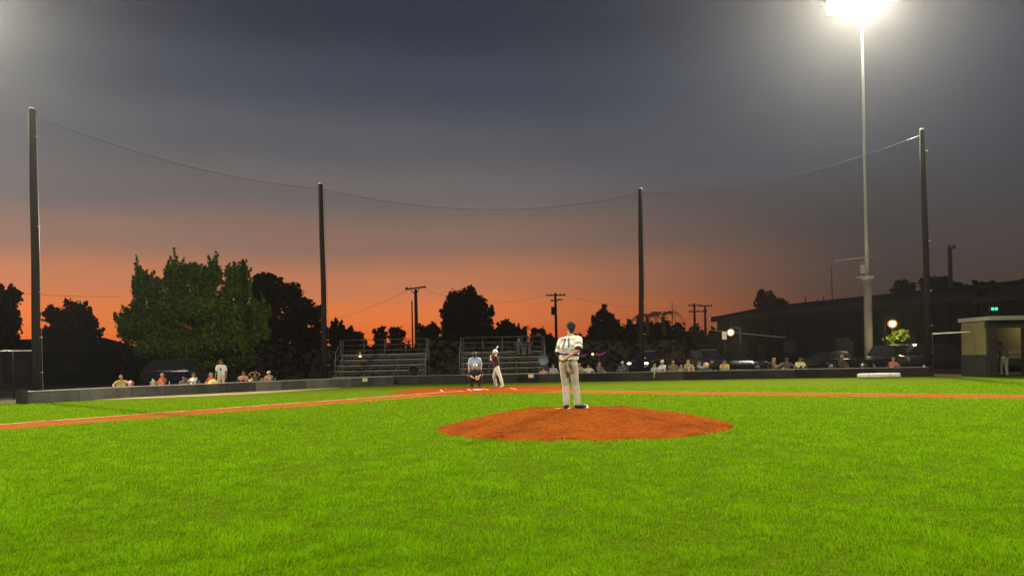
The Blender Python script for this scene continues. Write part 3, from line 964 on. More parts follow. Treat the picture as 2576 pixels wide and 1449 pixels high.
def braces(t, z, s, lean):
    m = MB()
    m.tube([(lean, -.1, z - 13 * s), (lean - 12 * s, -.1, z - 2 * s)], .05, 6); m.tube([(lean, -.1, z - 13 * s), (lean + 10 * s, -.1, z + 1 * s)], .05, 6)
    m.build('brace', M_pole, t, True)
    MB().ball((lean - 22 * s, -.1, z + 4 * s), .12, 8, 6).build('bracket', M_pole, t, True)
up = []
up.append(utility_pole(1045.5, 728, 92, 'thick utility pole with one wide slanting crossarm', [(0, 26, 27, 6)], .22, 0, braces))
up.append(utility_pole(1036, 757, 98, 'thin pole standing close left of the wide crossarm pole', [], .10))
up.append(utility_pole(1397, 737, 110, 'utility pole with two crossarms and transformer above the pitcher', [(6, 24, 25, 0), (20, 13, 18, 3)], .20, 0, xf))
up.append(utility_pole(1746.5, 763, 120, 'left pole of the pair beside the long building', [(6, 16, 17, 0), (21, 15, 14, 0)], .20))
up.append(utility_pole(1773.5, 768, 120, 'right pole of the pair beside the long building', [(2, 14, 18, 0), (16, 10, 4, 0)], .20))
up.append(utility_pole(2389, 622, 66, 'lone utility pole rising behind the right net post', [(2, 5, 13, 0)], .20))
up.append(utility_pole(1324, 819, 200, 'tiny far utility pole between the low trees', [(3, 10, 10, 0), (9, 8, 8, 0)], .22))
up.append(utility_pole(1027.5, 856, 160, 'tiny far utility pole behind the left bleachers', [(3, 8, 8, 0)], .2))
up.append(utility_pole(1690.5, 758, 105, 'thin bare mast beside the palm tops', [], .05))
up.append(utility_pole(2092, 671, 72, 'thin antenna mast on the long building, left of the floodlight pole', [], .045))
def wire(a, b, sag, label, r=.02):
    t = tag(MB().tube([p - a for p in sagc(a, b, sag, 16)], r, 4).build('power_line', M_rope, None, True), label, 'wire', 'power lines behind the field')
    t.location = a
wire(at(-60, 729, 90), at(300, 747, 90), .2, 'thin power line across the sky at the far left', .016)
wire(at(1025, 731, 92), at(822, 806, 150), .5, 'thin power line running left from the wide crossarm pole', .016)
wire(at(1418, 742, 110), at(1735, 768, 120), 1.0, 'thin power line from the transformer pole to the pole pair', .012)
wire(at(1372, 744, 110), at(1070, 730, 92), 1.2, 'thin power line between the crossarm pole and the transformer pole', .012)
ca, cb = at(1782, 829, 60), at(1978, 849, 58)
t = tag(MB().tube([p - ca for p in sagc(ca, cb, .03, 10)], .022, 5).build('guy_cable', M_galv, None, True), 'pale slanting cable passing the street lamp over the cars', 'cable'); t.location = ca

# ------------------------------------------------------------------ house at the far left, fence
hb = at(40, 900, 62); hr = at(185, 846, 62)
h = thing('house', 'dark low house with hipped roof behind the left net post', 'house', (at(120, 900, 62).x, 62, 0))
x0 = h.location.x
xa, xb = at(-60, 880, 62).x - x0, at(290, 880, 62).x - x0
ez, rz_ = 2.5, hr.z
MB().box(((xa + xb) / 2, 4, ez / 2), (xb - xa - .8, 7.4, ez)).build('wall', M_bwall, h)
ra, rb_ = at(60, 852, 66).x - x0 - 2, at(262, 845, 66).x - x0
MB().add([(xa, -.2, ez), (xb, -.2, ez), (xb, 8.2, ez), (xa, 8.2, ez), (ra, 4, rz_), (rb_, 4, rz_)], [(0, 1, 5, 4), (1, 2, 5), (2, 3, 4, 5), (3, 0, 4), (3, 2, 1, 0)]).build('roof', M_broof, h)
for k in (-2.6, 1.8):
    w = MB().box((k, .28, 1.5), (1.3, .08, 1.1)).build('window', mat('house_window', (.015, .015, .015), .5, 0), h)
    MB().box((k, .23, 1.5), (1.1, .04, .9)).build('pane', M_glass, w)
fa = at(-70, 884, 34)
f = thing('chain_link_fence', 'chain link fence with a pale top rail at the far left edge', 'fence', (fa.x, fa.y, 0))
fl = at(84, 886, 34).x - fa.x
MB().tube([(0, 0, fa.z), (fl, 0, fa.z - .02)], .022, 8).build('top_rail', M_steel, f, True)
for k in range(4):
    MB().tube([(fl * k / 3, 0, 0), (fl * k / 3, 0, fa.z)], .03, 8).build('fence_post', M_darkw, f, True)
MB().add([(0, .02, .05), (fl, .02, .05), (fl, .02, fa.z - .02), (0, .02, fa.z)], [(0, 1, 2, 3)]).build('mesh_panel', veil_mat('chain_link', (.05, .05, .05), .22), f)
# ------------------------------------------------------------------ trees and hedges
def leaf_mat(name, col, var=.35):
    m = bpy.data.materials.new(name)
    m.use_nodes = True
    n, l = m.node_tree.nodes, m.node_tree.links
    n.clear()
    o = n.new('ShaderNodeOutputMaterial')
    a = n.new('ShaderNodeAttribute'); a.attribute_name = 'tint'
    df, tr, mx_ = n.new('ShaderNodeBsdfDiffuse'), n.new('ShaderNodeBsdfTranslucent'), n.new('ShaderNodeMixShader')
    mul = n.new('ShaderNodeMix'); mul.data_type = 'RGBA'; mul.blend_type = 'MULTIPLY'; mul.inputs[0].default_value = 1
    mul.inputs[6].default_value = (*col, 1)
    l.new(a.outputs[0], mul.inputs[7])
    l.new(mul.outputs[2], df.inputs[0]); l.new(mul.outputs[2], tr.inputs[0])
    mx_.inputs[0].default_value = .25
    l.new(df.outputs[0], mx_.inputs[1]); l.new(tr.outputs[0], mx_.inputs[2]); l.new(mx_.outputs[0], o.inputs[0])
    MATS[name] = m
    return m
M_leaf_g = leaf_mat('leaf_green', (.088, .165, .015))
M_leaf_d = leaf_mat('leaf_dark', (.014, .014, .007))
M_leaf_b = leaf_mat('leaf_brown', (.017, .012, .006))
M_bark = mat('bark', (.05, .038, .028), .9, .3, 4, .4)
def leaf_mesh(name, C, size, m, parent, elong=1.5):
    """C: N x 3 leaf centres."""
    N = len(C)
    u = rng.normal(size=(N, 3)); u /= np.linalg.norm(u, axis=1)[:, None]
    w = rng.normal(size=(N, 3)); w -= (w * u).sum(1)[:, None] * u; w /= np.linalg.norm(w, axis=1)[:, None]
    s = size * (.55 + .9 * rng.random(N))[:, None] * .5
    u *= s * elong; w *= s
    V = np.stack([C - u, C - w * .9 + u * .1, C + u, C + w * .9 + u * .1], 1).astype(np.float32)
    me = bpy.data.meshes.new(name)
    me.vertices.add(N * 4); me.loops.add(N * 4); me.polygons.add(N)
    me.vertices.foreach_set('co', V.ravel())
    me.loops.foreach_set('vertex_index', np.arange(N * 4, dtype=np.int32))
    me.polygons.foreach_set('loop_start', np.arange(0, N * 4, 4, dtype=np.int32))
    me.polygons.foreach_set('loop_total', np.full(N, 4, np.int32))
    me.update(calc_edges=True)
    g = .55 + .75 * rng.random(N)
    c = np.stack([g * (.9 + .35 * rng.random(N)), g, g * .9, np.ones(N)], 1)
    at_ = me.attributes.new('tint', 'FLOAT_COLOR', 'POINT')
    at_.data.foreach_set('color', np.repeat(c, 4, 0).astype(np.float32).ravel())
    me.materials.append(m)
    o = bpy.data.objects.new(name, me)
    COL.objects.link(o); o.parent = parent
    return o
def lobes_of(ell, Y, depth, nl, rough):
    out = []
    for (cx, cy, rx, ry) in ell:
        c = at(cx, cy, Y); s = Y / FPX
        out.append((np.array(c), np.array([rx * s * .72, max(.5, min(rx, ry) * s * depth * .8), ry * s * .72])))
        for k in range(nl):
            a = 2 * math.pi * (k + random.random() * .8) / nl
            rr = random.uniform(.50, .80)
            q = at(cx + rx * rr * math.cos(a), cy + ry * rr * math.sin(a), Y)
            q.y += random.uniform(-1, 1) * min(rx, ry) * s * depth * .6
            k2 = random.uniform(.20, .42) * rough
            out.append((np.array(q), np.array([rx * s * k2, rx * s * k2, ry * s * k2 * 1.05])))
    return out
def tree(name, label, Y, ell, base_px, dens=1.0, leaf=.34, m=None, depth=.9, nl=12, rough=1.0, group='trees beyond the field', sprigs=0, trunk_r=.22, cat='tree', shoot=.45):
    b, _ = column(base_px, 930, Y)
    root = thing(name, label, cat, b, 0, group)
    bn = np.array(b)
    lob = lobes_of(ell, Y, depth, nl, rough)
    leaf *= .72 if leaf > .3 else 1
    C = []
    for c, r in lob:
        A = math.pi * (r[0] * r[2] + r[0] * r[1])
        n = int(dens * 3.4 * A / (leaf * leaf * .75)) + 12
        d = rng.normal(size=(n, 3)); d /= np.linalg.norm(d, axis=1)[:, None]
        rad = .35 + .70 * rng.random(n) ** .55 + (rng.random(n) < .10) * rng.random(n) * .35
        p = c + d * r * rad[:, None] + rng.normal(0, leaf * .25, (n, 3))
        C.append(p[p[:, 2] > .25])
    for _ in range(sprigs):                                   # leafy shoots standing out of the outline
        c, r = lob[random.randrange(len(lob))]
        d = rng.normal(size=3); d[2] = abs(d[2]) * 1.3; d[1] *= .5; d /= np.linalg.norm(d)
        L = random.uniform(.45, 1.15) * (leaf / .25) * shoot
        tt = rng.random(30)[:, None] ** .9
        dirn = d * .55 + np.array([0, 0, .9])
        C.append(c + d * r * .85 + dirn * tt * L + rng.normal(0, leaf * .42, (30, 3)) * (1.1 - .8 * tt))
    C = np.concatenate(C) - bn
    leaf_mesh('crown', C, leaf, m or M_leaf_d, root)
    top = max(l[0][2] + l[1][2] * .3 for l in lob) * .85
    MB().tube([(0, 0, -.1), (.05, 0, top * .3), (0, .05, top * .6), (.05, 0, top)], [trunk_r * 1.3, trunk_r, trunk_r * .7, trunk_r * .3], 9).build('trunk', M_bark, root, True)
    for c, r in lob[1::3]:
        q = Vector(c - bn); st = Vector((0, 0, max(.6, min(q.z * .55, top * .5))))
        MB().tube([st, st.lerp(q, .5) + Vector((0, 0, .25)), q], [trunk_r * .5, trunk_r * .32, trunk_r * .12], 6).build('limb', M_bark, root, True)
    return root
def hedge(label, px0, px1, tops, Y, m=None, leaf=.36, thick=2.0, dens=1.0):
    """A clipped or wild hedge: tops = rows of its upper outline, evenly spaced."""
    xs = [px0 + (px1 - px0) * k / (len(tops) - 1) for k in range(len(tops))]
    a, b = at(px0, 930, Y), at(px1, 930, Y)
    root = thing('hedge', label, 'hedge', ((a.x + b.x) / 2, Y, 0), 0, 'hedges beyond the field')
    w = b.x - a.x
    zt = [at(x, t, Y).z for x, t in zip(xs, tops)]
    n = int(dens * 3.2 * w * max(zt) / (leaf * leaf * .5))
    fx = rng.random(n)
    zz = np.interp(fx, np.linspace(0, 1, len(tops)), zt) + .25 * np.sin(fx * w * 3.1) + .15 * np.sin(fx * w * 7.7 + 1)
    C = np.stack([(fx - .5) * w, (rng.random(n) - .5) * thick, rng.random(n) ** .8 * zz + rng.normal(0, leaf * .3, n)], 1)
    leaf_mesh('foliage', C[C[:, 2] > .05], leaf, m or M_leaf_d, root)
    # woody core
    vs, fs = [], []
    for k in range(len(tops)):
        x = (k / (len(tops) - 1) - .5) * w
        for y in (-thick * .3, thick * .3):
            vs += [(x, y, 0), (x, y, zt[k] * .9)]
    for k in range(len(tops) - 1):
        q = k * 4
        fs += [(q, q + 4, q + 5, q + 1), (q + 2, q + 3, q + 7, q + 6), (q + 1, q + 5, q + 7, q + 3)]
    MB().add(vs, fs).build('branches', M_bark, root)
    return root
tree('broadleaf_tree', 'big leafy green tree lit by the floodlights behind the left spectators', 53,
     [(488, 725, 70, 66), (372, 752, 44, 66), (590, 748, 42, 74), (438, 702, 26, 38), (532, 694, 26, 34), (350, 712, 18, 28), (606, 702, 14, 26), (480, 825, 175, 84), (330, 822, 36, 46), (645, 812, 38, 58), (520, 888, 125, 40)], 520, .85, .15, M_leaf_g, .9, 15, .95, sprigs=150, trunk_r=.3, shoot=1.15)
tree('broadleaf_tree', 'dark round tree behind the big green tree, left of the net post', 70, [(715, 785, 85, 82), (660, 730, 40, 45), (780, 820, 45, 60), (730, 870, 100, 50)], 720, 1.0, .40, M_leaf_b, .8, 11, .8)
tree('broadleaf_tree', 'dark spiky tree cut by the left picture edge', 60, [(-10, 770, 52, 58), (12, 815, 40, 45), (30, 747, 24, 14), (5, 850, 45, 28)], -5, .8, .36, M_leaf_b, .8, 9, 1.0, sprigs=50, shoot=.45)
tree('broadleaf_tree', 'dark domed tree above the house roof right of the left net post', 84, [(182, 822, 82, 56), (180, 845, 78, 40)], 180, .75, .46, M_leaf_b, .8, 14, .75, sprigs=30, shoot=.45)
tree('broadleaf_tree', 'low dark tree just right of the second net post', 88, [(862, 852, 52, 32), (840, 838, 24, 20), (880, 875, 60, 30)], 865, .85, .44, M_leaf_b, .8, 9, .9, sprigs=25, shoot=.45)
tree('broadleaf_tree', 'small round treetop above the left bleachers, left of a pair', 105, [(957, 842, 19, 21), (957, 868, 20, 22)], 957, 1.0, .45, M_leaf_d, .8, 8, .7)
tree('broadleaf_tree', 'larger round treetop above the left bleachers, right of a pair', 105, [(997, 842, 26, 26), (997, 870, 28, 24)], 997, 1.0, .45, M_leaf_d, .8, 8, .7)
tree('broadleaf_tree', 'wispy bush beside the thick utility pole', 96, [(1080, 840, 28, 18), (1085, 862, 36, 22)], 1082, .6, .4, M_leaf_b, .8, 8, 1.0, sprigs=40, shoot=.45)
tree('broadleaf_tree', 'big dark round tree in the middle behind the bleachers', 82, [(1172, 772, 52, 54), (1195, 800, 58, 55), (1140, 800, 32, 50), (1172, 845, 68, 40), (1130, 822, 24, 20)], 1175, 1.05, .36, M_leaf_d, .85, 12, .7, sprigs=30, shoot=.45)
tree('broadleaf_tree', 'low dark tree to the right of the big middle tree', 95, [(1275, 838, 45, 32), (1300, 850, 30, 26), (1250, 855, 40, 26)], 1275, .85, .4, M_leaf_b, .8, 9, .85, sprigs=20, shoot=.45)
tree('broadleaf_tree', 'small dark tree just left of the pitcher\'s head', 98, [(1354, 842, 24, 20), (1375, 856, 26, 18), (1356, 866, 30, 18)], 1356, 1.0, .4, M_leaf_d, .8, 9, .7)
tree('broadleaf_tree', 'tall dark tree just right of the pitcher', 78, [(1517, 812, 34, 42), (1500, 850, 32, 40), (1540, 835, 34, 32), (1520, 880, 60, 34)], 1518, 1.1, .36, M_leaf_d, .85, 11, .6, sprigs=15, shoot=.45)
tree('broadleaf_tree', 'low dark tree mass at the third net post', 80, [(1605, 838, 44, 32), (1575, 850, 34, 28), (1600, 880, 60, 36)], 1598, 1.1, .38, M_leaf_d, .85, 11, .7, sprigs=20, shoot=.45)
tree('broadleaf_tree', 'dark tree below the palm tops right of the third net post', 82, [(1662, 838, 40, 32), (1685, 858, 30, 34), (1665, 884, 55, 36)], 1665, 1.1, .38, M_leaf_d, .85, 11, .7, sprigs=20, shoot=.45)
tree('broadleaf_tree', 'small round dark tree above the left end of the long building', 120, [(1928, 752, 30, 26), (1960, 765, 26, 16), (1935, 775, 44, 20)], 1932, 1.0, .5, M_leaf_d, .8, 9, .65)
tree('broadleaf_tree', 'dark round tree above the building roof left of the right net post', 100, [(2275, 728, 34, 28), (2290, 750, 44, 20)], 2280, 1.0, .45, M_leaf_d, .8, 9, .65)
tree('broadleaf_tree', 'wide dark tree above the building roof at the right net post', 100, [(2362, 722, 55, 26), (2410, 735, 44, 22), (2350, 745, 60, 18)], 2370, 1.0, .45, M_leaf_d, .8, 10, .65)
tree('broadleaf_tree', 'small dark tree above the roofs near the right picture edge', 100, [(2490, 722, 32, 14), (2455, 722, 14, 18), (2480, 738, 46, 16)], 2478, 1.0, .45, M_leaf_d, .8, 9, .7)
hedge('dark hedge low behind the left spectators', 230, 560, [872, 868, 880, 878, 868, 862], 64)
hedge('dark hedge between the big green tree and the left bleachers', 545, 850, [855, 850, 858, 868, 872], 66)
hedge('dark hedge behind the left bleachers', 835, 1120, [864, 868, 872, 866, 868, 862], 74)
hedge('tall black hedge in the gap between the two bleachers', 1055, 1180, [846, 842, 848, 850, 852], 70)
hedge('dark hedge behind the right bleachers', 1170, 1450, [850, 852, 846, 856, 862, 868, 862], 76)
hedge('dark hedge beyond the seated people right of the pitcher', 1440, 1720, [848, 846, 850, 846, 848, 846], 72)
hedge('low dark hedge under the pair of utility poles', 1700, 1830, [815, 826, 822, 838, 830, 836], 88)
# two palms whose fronds arch over the dark trees
def palm(px, top, Y, label, n=11, L=2.6):
    b, z = column(px, top, Y)
    t = thing('palm_tree', label, 'palm tree', b, 0, 'palms behind the third net post')
    MB().tube([(0, 0, 0), (.1, 0, z * .5), (0, 0, z)], [.28, .22, .18], 9).build('trunk', M_bark, t, True)
    for k in range(n):
        a = 2 * math.pi * (k + random.random() * .5) / n
        d = Vector((math.cos(a), math.sin(a) * .6, 0))
        ll = L * random.uniform(.8, 1.15)
        pts = [Vector((0, 0, z)) + d * ll * u + Vector((0, 0, ll * (1.15 * u - 1.35 * u * u))) for u in [i / 10 for i in range(11)]]
        vs, fs = [], []
        m = MB()
        m.tube(pts, [.03 - .0022 * i for i in range(11)], 5)
        for i in range(2, 11):
            tng = (pts[i] - pts[i - 1]).normalized(); sd = tng.cross(Vector((0, 0, 1))).normalized()
            for s in (-1, 1):
                tip = pts[i] + sd * s * .35 + Vector((0, 0, -.38)) + tng * .2
                m.add([pts[i] - tng * .03, pts[i] + tng * .03, tip], [(0, 1, 2)])
        m.build('frond', M_leaf_palm, t)
    return t
M_leaf_palm = mat('palm_frond', (.035, .032, .014), .8, .3, 3)
palm(1628, 800, 79, 'palm top arching beside the third net post', 11, 1.9)
palm(1668, 796, 79, 'palm top with loose arching fronds, right of the other palm', 11, 2.1)
# small bush lit by the globe lamp
tree('lamp_bush', 'small green bush lit from above by the globe lamp', 51.5, [(2255, 848, 26, 13), (2238, 856, 16, 10), (2272, 840, 14, 11)], 2255, .28, .20, leaf_mat('leaf_lit', (.09, .15, .02)), .9, 8, .9, group='bushes', trunk_r=.05, cat='bush')

# ------------------------------------------------------------------ parked cars
M_rubber = mat('tyre_rubber', (.015, .015, .015), .9, .1)
M_rim = mat('wheel_rim', (.35, .35, .36), .35, .05, metal=.8)
M_hl_glint = mat('headlamp_glint', (.9, .9, .85), .2, 0, emit=(1, .95, .82), strength=7)  # emission stands in for floodlight reflections glinting on the car
M_hl0 = mat('headlamp_off', (.6, .6, .6), .15, 0, spec=.7)
M_tl = mat('tail_lamp', (.25, .01, .01), .3, 0)
def car_body(kind):
    L, Wd = (4.5, 1.78) if kind == 'sedan' else (4.7, 1.88)
    if kind == 'sedan':
        prof = [(-2.25, .45, .62), (-2.15, .72, .80), (-1.1, .88, .86), (-.95, .92, .86), (-.1, .93, .88), (1.2, .95, .88), (1.7, .98, .86), (2.2, .92, .80), (2.25, .5, .66)]
        cab = [(-.95, .90), (-.25, 1.38), (.35, 1.44), (1.0, 1.38), (1.75, .96)]
    else:
        prof = [(-2.35, .5, .66), (-2.25, .9, .84), (-1.2, 1.05, .92), (-.9, 1.08, .92), (0, 1.08, .94), (1.5, 1.1, .94), (2.2, 1.1, .92), (2.33, .98, .88), (2.35, .55, .7)]
        cab = [(-.95, 1.06), (-.35, 1.62), (.4, 1.72), (1.7, 1.70), (2.25, 1.10)]
    return L, Wd, prof, cab
def car(px, py, Y, rz, kind, paint, label, lights=False):
    b = at(px, py, Y)
    t = thing('parked_car', label, 'car', (b.x, b.y, 0), rz, 'cars parked beyond the field')
    L, Wd, prof, cab = car_body(kind)
    vs, fs = [], []
    n = len(prof)
    for (x, zt, hw) in prof:
        for (y, z) in ((-hw * .96, .22), (-hw, .5), (-hw * .97, zt - .08), (-hw * .86, zt), (hw * .86, zt), (hw * .97, zt - .08), (hw, .5), (hw * .96, .22)):
            vs.append((x, y, z))
    for i in range(n - 1):
        for k in range(8):
            q, q2 = i * 8 + k, i * 8 + (k + 1) % 8
            fs.append((q, q2, q2 + 8, q + 8))
    fs += [tuple(range(7, -1, -1)), tuple(range((n - 1) * 8, n * 8))]
    fs = [f[::-1] for f in fs]
    MB().add(vs, fs).build('body', paint, t, True, .03)
    # cabin: glass house with a painted roof
    vs, fs = [], []
    for i, (x, z) in enumerate(cab):
        k = 0 if i in (0, len(cab) - 1) else 1
        hw = Wd / 2 * (.86 if not k else .70)
        vs += [(x, -hw, z), (x, hw, z)]
        if k: vs += [(x * 1.0 - (.35 if x < 0 else -.25), -Wd / 2 * .87, prof[3][1] - .02), (x - (.35 if x < 0 else -.25), Wd / 2 * .87, prof[3][1] - .02)]
    gl = MB()
    P = [[(cab[0][0], s * Wd / 2 * .86, cab[0][1])] + [(x, s * Wd / 2 * .70, z) for x, z in cab[1:-1]] + [(cab[-1][0], s * Wd / 2 * .84, cab[-1][1])] for s in (-1, 1)]
    m = len(cab)
    for i in range(m - 1):
        a, b_, c, d = P[0][i], P[1][i], P[1][i + 1], P[0][i + 1]
        if i in (0, m - 2): gl.add([a, b_, c, d], [(0, 1, 2, 3)])
    for s in (0, 1):
        gl.add(P[s], [tuple(range(m)) if s else tuple(range(m - 1, -1, -1))])
    gl.build('glass', M_glass, t)
    rf = MB()
    for i in range(1, m - 2):
        a, b_, c, d = P[0][i], P[1][i], P[1][i + 1], P[0][i + 1]
        up_ = Vector((0, 0, .025))
        rf.add([Vector(a) + up_, Vector(b_) + up_, Vector(c) + up_, Vector(d) + up_], [(3, 2, 1, 0)])
    for s in (0, 1):
        rf.tube([P[s][0], P[s][1]], .03, 5); rf.tube([P[s][-2], P[s][-1]], .035, 5)
        rf.tube([P[s][k] for k in range(1, m - 1)], .03, 5)
    rf.build('roof', paint, t)
    for x in (-L * .31, L * .29):
        for s in (-1, 1):
            w = MB().tube([(x, s * (Wd / 2 - .24), .33), (x, s * (Wd / 2 - .02), .33)], .33, 20).build('wheel', M_rubber, t, True)
            MB().tube([(x, s * (Wd / 2 - .03), .33), (x, s * (Wd / 2 + .005), .33)], .20, 14).build('rim', M_rim, w, True)
    zf = prof[1][1] - .12
    for s in (-1, 1):
        MB().ball((-L / 2 + .06, s * Wd * .36, zf), (.07, .16, .075), 10, 6).build('headlight', M_hl_glint if lights else M_hl0, t, True)
        MB().ball((L / 2 - .03, s * Wd * .36, zf + .05), (.04, .15, .07), 10, 6).build('tail_light', M_tl, t, True)
        MB().box((-.62, s * (Wd / 2 + .03), prof[3][1] + .05), (.10, .16, .11)).build('mirror', paint, t, False, .02)
    MB().box((-L / 2 - .01, 0, .42), (.06, Wd * .6, .14)).build('grille', M_rubber, t, False, .01)
    return t
P_black = mat('black_paint', (.012, .012, .013), .18, 0, spec=.6, coat=.6)
P_grey = mat('grey_paint', (.014, .014, .015), .22, 0, spec=.6, coat=.6)
P_olive = mat('olive_paint', (.03, .029, .022), .3, 0, spec=.5, coat=.4)
car(1628, 905, 60, R(62), 'suv', P_black, 'black car with glinting headlights right of the third net post', True)
car(1780, 900, 60, R(100), 'suv', P_olive, 'dark olive car straight below the yellow street lamp, left of two', False)
car(1862, 905, 58, R(152), 'sedan', P_black, 'black car right of the olive car under the pale cable', False)
car(2105, 905, 52, R(200), 'sedan', P_black, 'black car left of the floodlight pole behind the wall', False)
car(2262, 905, 49, R(95), 'suv', P_black, 'black car under the globe lamp right of the floodlight pole', False)
car(2375, 905, 47, R(170), 'suv', P_grey, 'black car between the right net post and the dugout', False)
car(462, 945, 47, R(168), 'suv', P_black, 'black car in the dark behind the left spectators', False)
# ------------------------------------------------------------------ people
def V(*a): return Vector(a)
TMPD = None
def fuse(name, caps, voxel, mats, parent, smooth=3, pick=None, clip=None):
    """Melt tapered limbs into one continuous skin."""
    m = MB()
    for p0, r0, p1, r1 in caps:
        m.capsule(p0, r0, p1, r1, 12, 3)
    me = m.mesh(name)
    o = bpy.data.objects.new(name, me)
    COL.objects.link(o)
    md = o.modifiers.new('r', 'REMESH'); md.mode = 'VOXEL'; md.voxel_size = voxel
    if smooth:
        sm = o.modifiers.new('s', 'SMOOTH'); sm.factor = .5; sm.iterations = smooth
    dg_ = bpy.context.evaluated_depsgraph_get()
    me2 = bpy.data.meshes.new_from_object(o.evaluated_get(dg_))
    bpy.data.objects.remove(o)
    bpy.data.meshes.remove(me)
    me2.name = name
    if clip:                                                   # cut a clean hem
        bm = bmesh.new(); bm.from_mesh(me2)
        bmesh.ops.bisect_plane(bm, geom=bm.verts[:] + bm.edges[:] + bm.faces[:], plane_co=clip[0], plane_no=clip[1], clear_outer=True)
        bm.to_mesh(me2); bm.free()
    ms = mats if isinstance(mats, (list, tuple)) else [mats]
    me2.materials.clear()
    for x in ms: me2.materials.append(x)
    if pick:
        for p in me2.polygons: p.material_index = pick(p.center, p.normal)
    me2.polygons.foreach_set('use_smooth', [True] * len(me2.polygons))
    ob = bpy.data.objects.new(name, me2)
    COL.objects.link(ob)
    ob.parent = parent
    return ob
def unit(v): return v.normalized() if v.length > 1e-6 else V(0, 0, 1)
def fingers(w, d, n, out, s=1.0, curl=.9, thumb=1):
    """Palm and five fingers: w wrist, d along the hand, n palm normal, thumb on the side +d x n."""
    d = unit(d); n = unit(n - d * n.dot(d)); sd = d.cross(n) * thumb
    k = w + d * .085 * s
    for i, (L, off) in enumerate(((.072, .030), (.080, .010), (.074, -.011), (.058, -.031))):
        a = w + d * .03 * s + sd * off * .8 * s; b = k + sd * off * s
        out.append((a, .016 * s, b, .0135 * s))
        ang = curl * (.55 + .1 * i)
        q = b + (d * math.cos(ang) + n * math.sin(ang)) * L * .5 * s
        e = q + (d * math.cos(ang * 2.1) + n * math.sin(ang * 2.1)) * L * .5 * s
        out += [(b, .0105 * s, q, .0095 * s), (q, .0095 * s, e, .008 * s)]
    t0 = w + d * .025 * s + sd * .028 * s; t1 = t0 + (sd * .8 + d * .7 + n * .4).normalized() * .04 * s; t2 = t1 + (d * .8 + n * .6 + sd * .1).normalized() * .034 * s
    out += [(t0, .015 * s, t1, .0115 * s), (t1, .0115 * s, t2, .0095 * s)]
def skin_caps(J, s=1.0, hands=False):
    up = unit(J['head'] - J['neck']); hf = unit(J.get('hf', V(0, 1, 0))); hf = unit(hf - up * hf.dot(up)); hr = hf.cross(up)
    h = J['head']
    c = [(h + up * .030 * s - hf * .022 * s, .090 * s, h + up * .025 * s + hf * .018 * s, .086 * s),
         (h - up * .02 * s - hf * .02 * s, .078 * s, h - up * .055 * s + hf * .042 * s, .050 * s),
         (h - up * .095 * s + hf * .058 * s, .026 * s, h - up * .08 * s + hf * .03 * s, .045 * s),
         (h + hf * .098 * s - up * .005 * s, .012 * s, h + hf * .112 * s - up * .035 * s, .016 * s),
         (h + hf * .088 * s + up * .028 * s + hr * .035 * s, .016 * s, h + hf * .088 * s + up * .028 * s - hr * .035 * s, .016 * s),
         (J['neck'] - up * .03 * s, .062 * s, h - up * .06 * s - hf * .012 * s, .054 * s)]
    for q in (-1, 1):
        c.append((h + hr * q * .092 * s - hf * .012 * s + up * .012 * s, .016 * s, h + hr * q * .090 * s - hf * .008 * s - up * .022 * s, .012 * s))
    sd = unit(J['shR'] - J['shL'])
    c += [(J['pel'] - sd * .07 * s, .105 * s, J['chest'] - sd * .085 * s, .105 * s), (J['pel'] + sd * .07 * s, .105 * s, J['chest'] + sd * .085 * s, .105 * s),
          (J['shL'] + sd * .02, .062 * s, J['shR'] - sd * .02, .062 * s), (J['chest'], .11 * s, J['neck'] - up * .05 * s, .075 * s)]
    c += [(J['neck'] + up * .015 * s, .052 * s, J['sh' + q].lerp(J['neck'], .25) + up * .01 * s, .056 * s) for q in 'LR']
    for q in 'LR':
        c += [(J['sh' + q], .056 * s, J['el' + q], .041 * s), (J['el' + q], .041 * s, J['wr' + q], .028 * s)]
        fd = unit(J['wr' + q] - J['el' + q]); hd = unit(J.get('hd' + q, fd))
        pn = J.get('pn' + q, V(0, 0, -1) if abs(hd.z) < .8 else V(0, 1, 0))
        if hands:
            c.append((J['wr' + q], .026 * s, J['wr' + q] + hd * .06 * s, .024 * s))
            fingers(J['wr' + q], hd, pn, c, s, J.get('curl', .9), J.get('th' + q, 1))
        else:
            c += [(J['wr' + q], .027 * s, J['wr' + q] + hd * .08 * s, .030 * s), (J['wr' + q] + hd * .08 * s, .026 * s, J['wr' + q] + hd * .13 * s + pn * .03 * s, .018 * s)]
        c += [(J['hip' + q], .088 * s, J['kn' + q], .056 * s), (J['kn' + q], .057 * s, J['kn' + q].lerp(J['an' + q], .35), .056 * s), (J['kn' + q].lerp(J['an' + q], .3), .056 * s, J['an' + q], .036 * s),
              (J['an' + q] - V(0, 0, .03) * s, .042 * s, J['to' + q], .030 * s)]
    return c
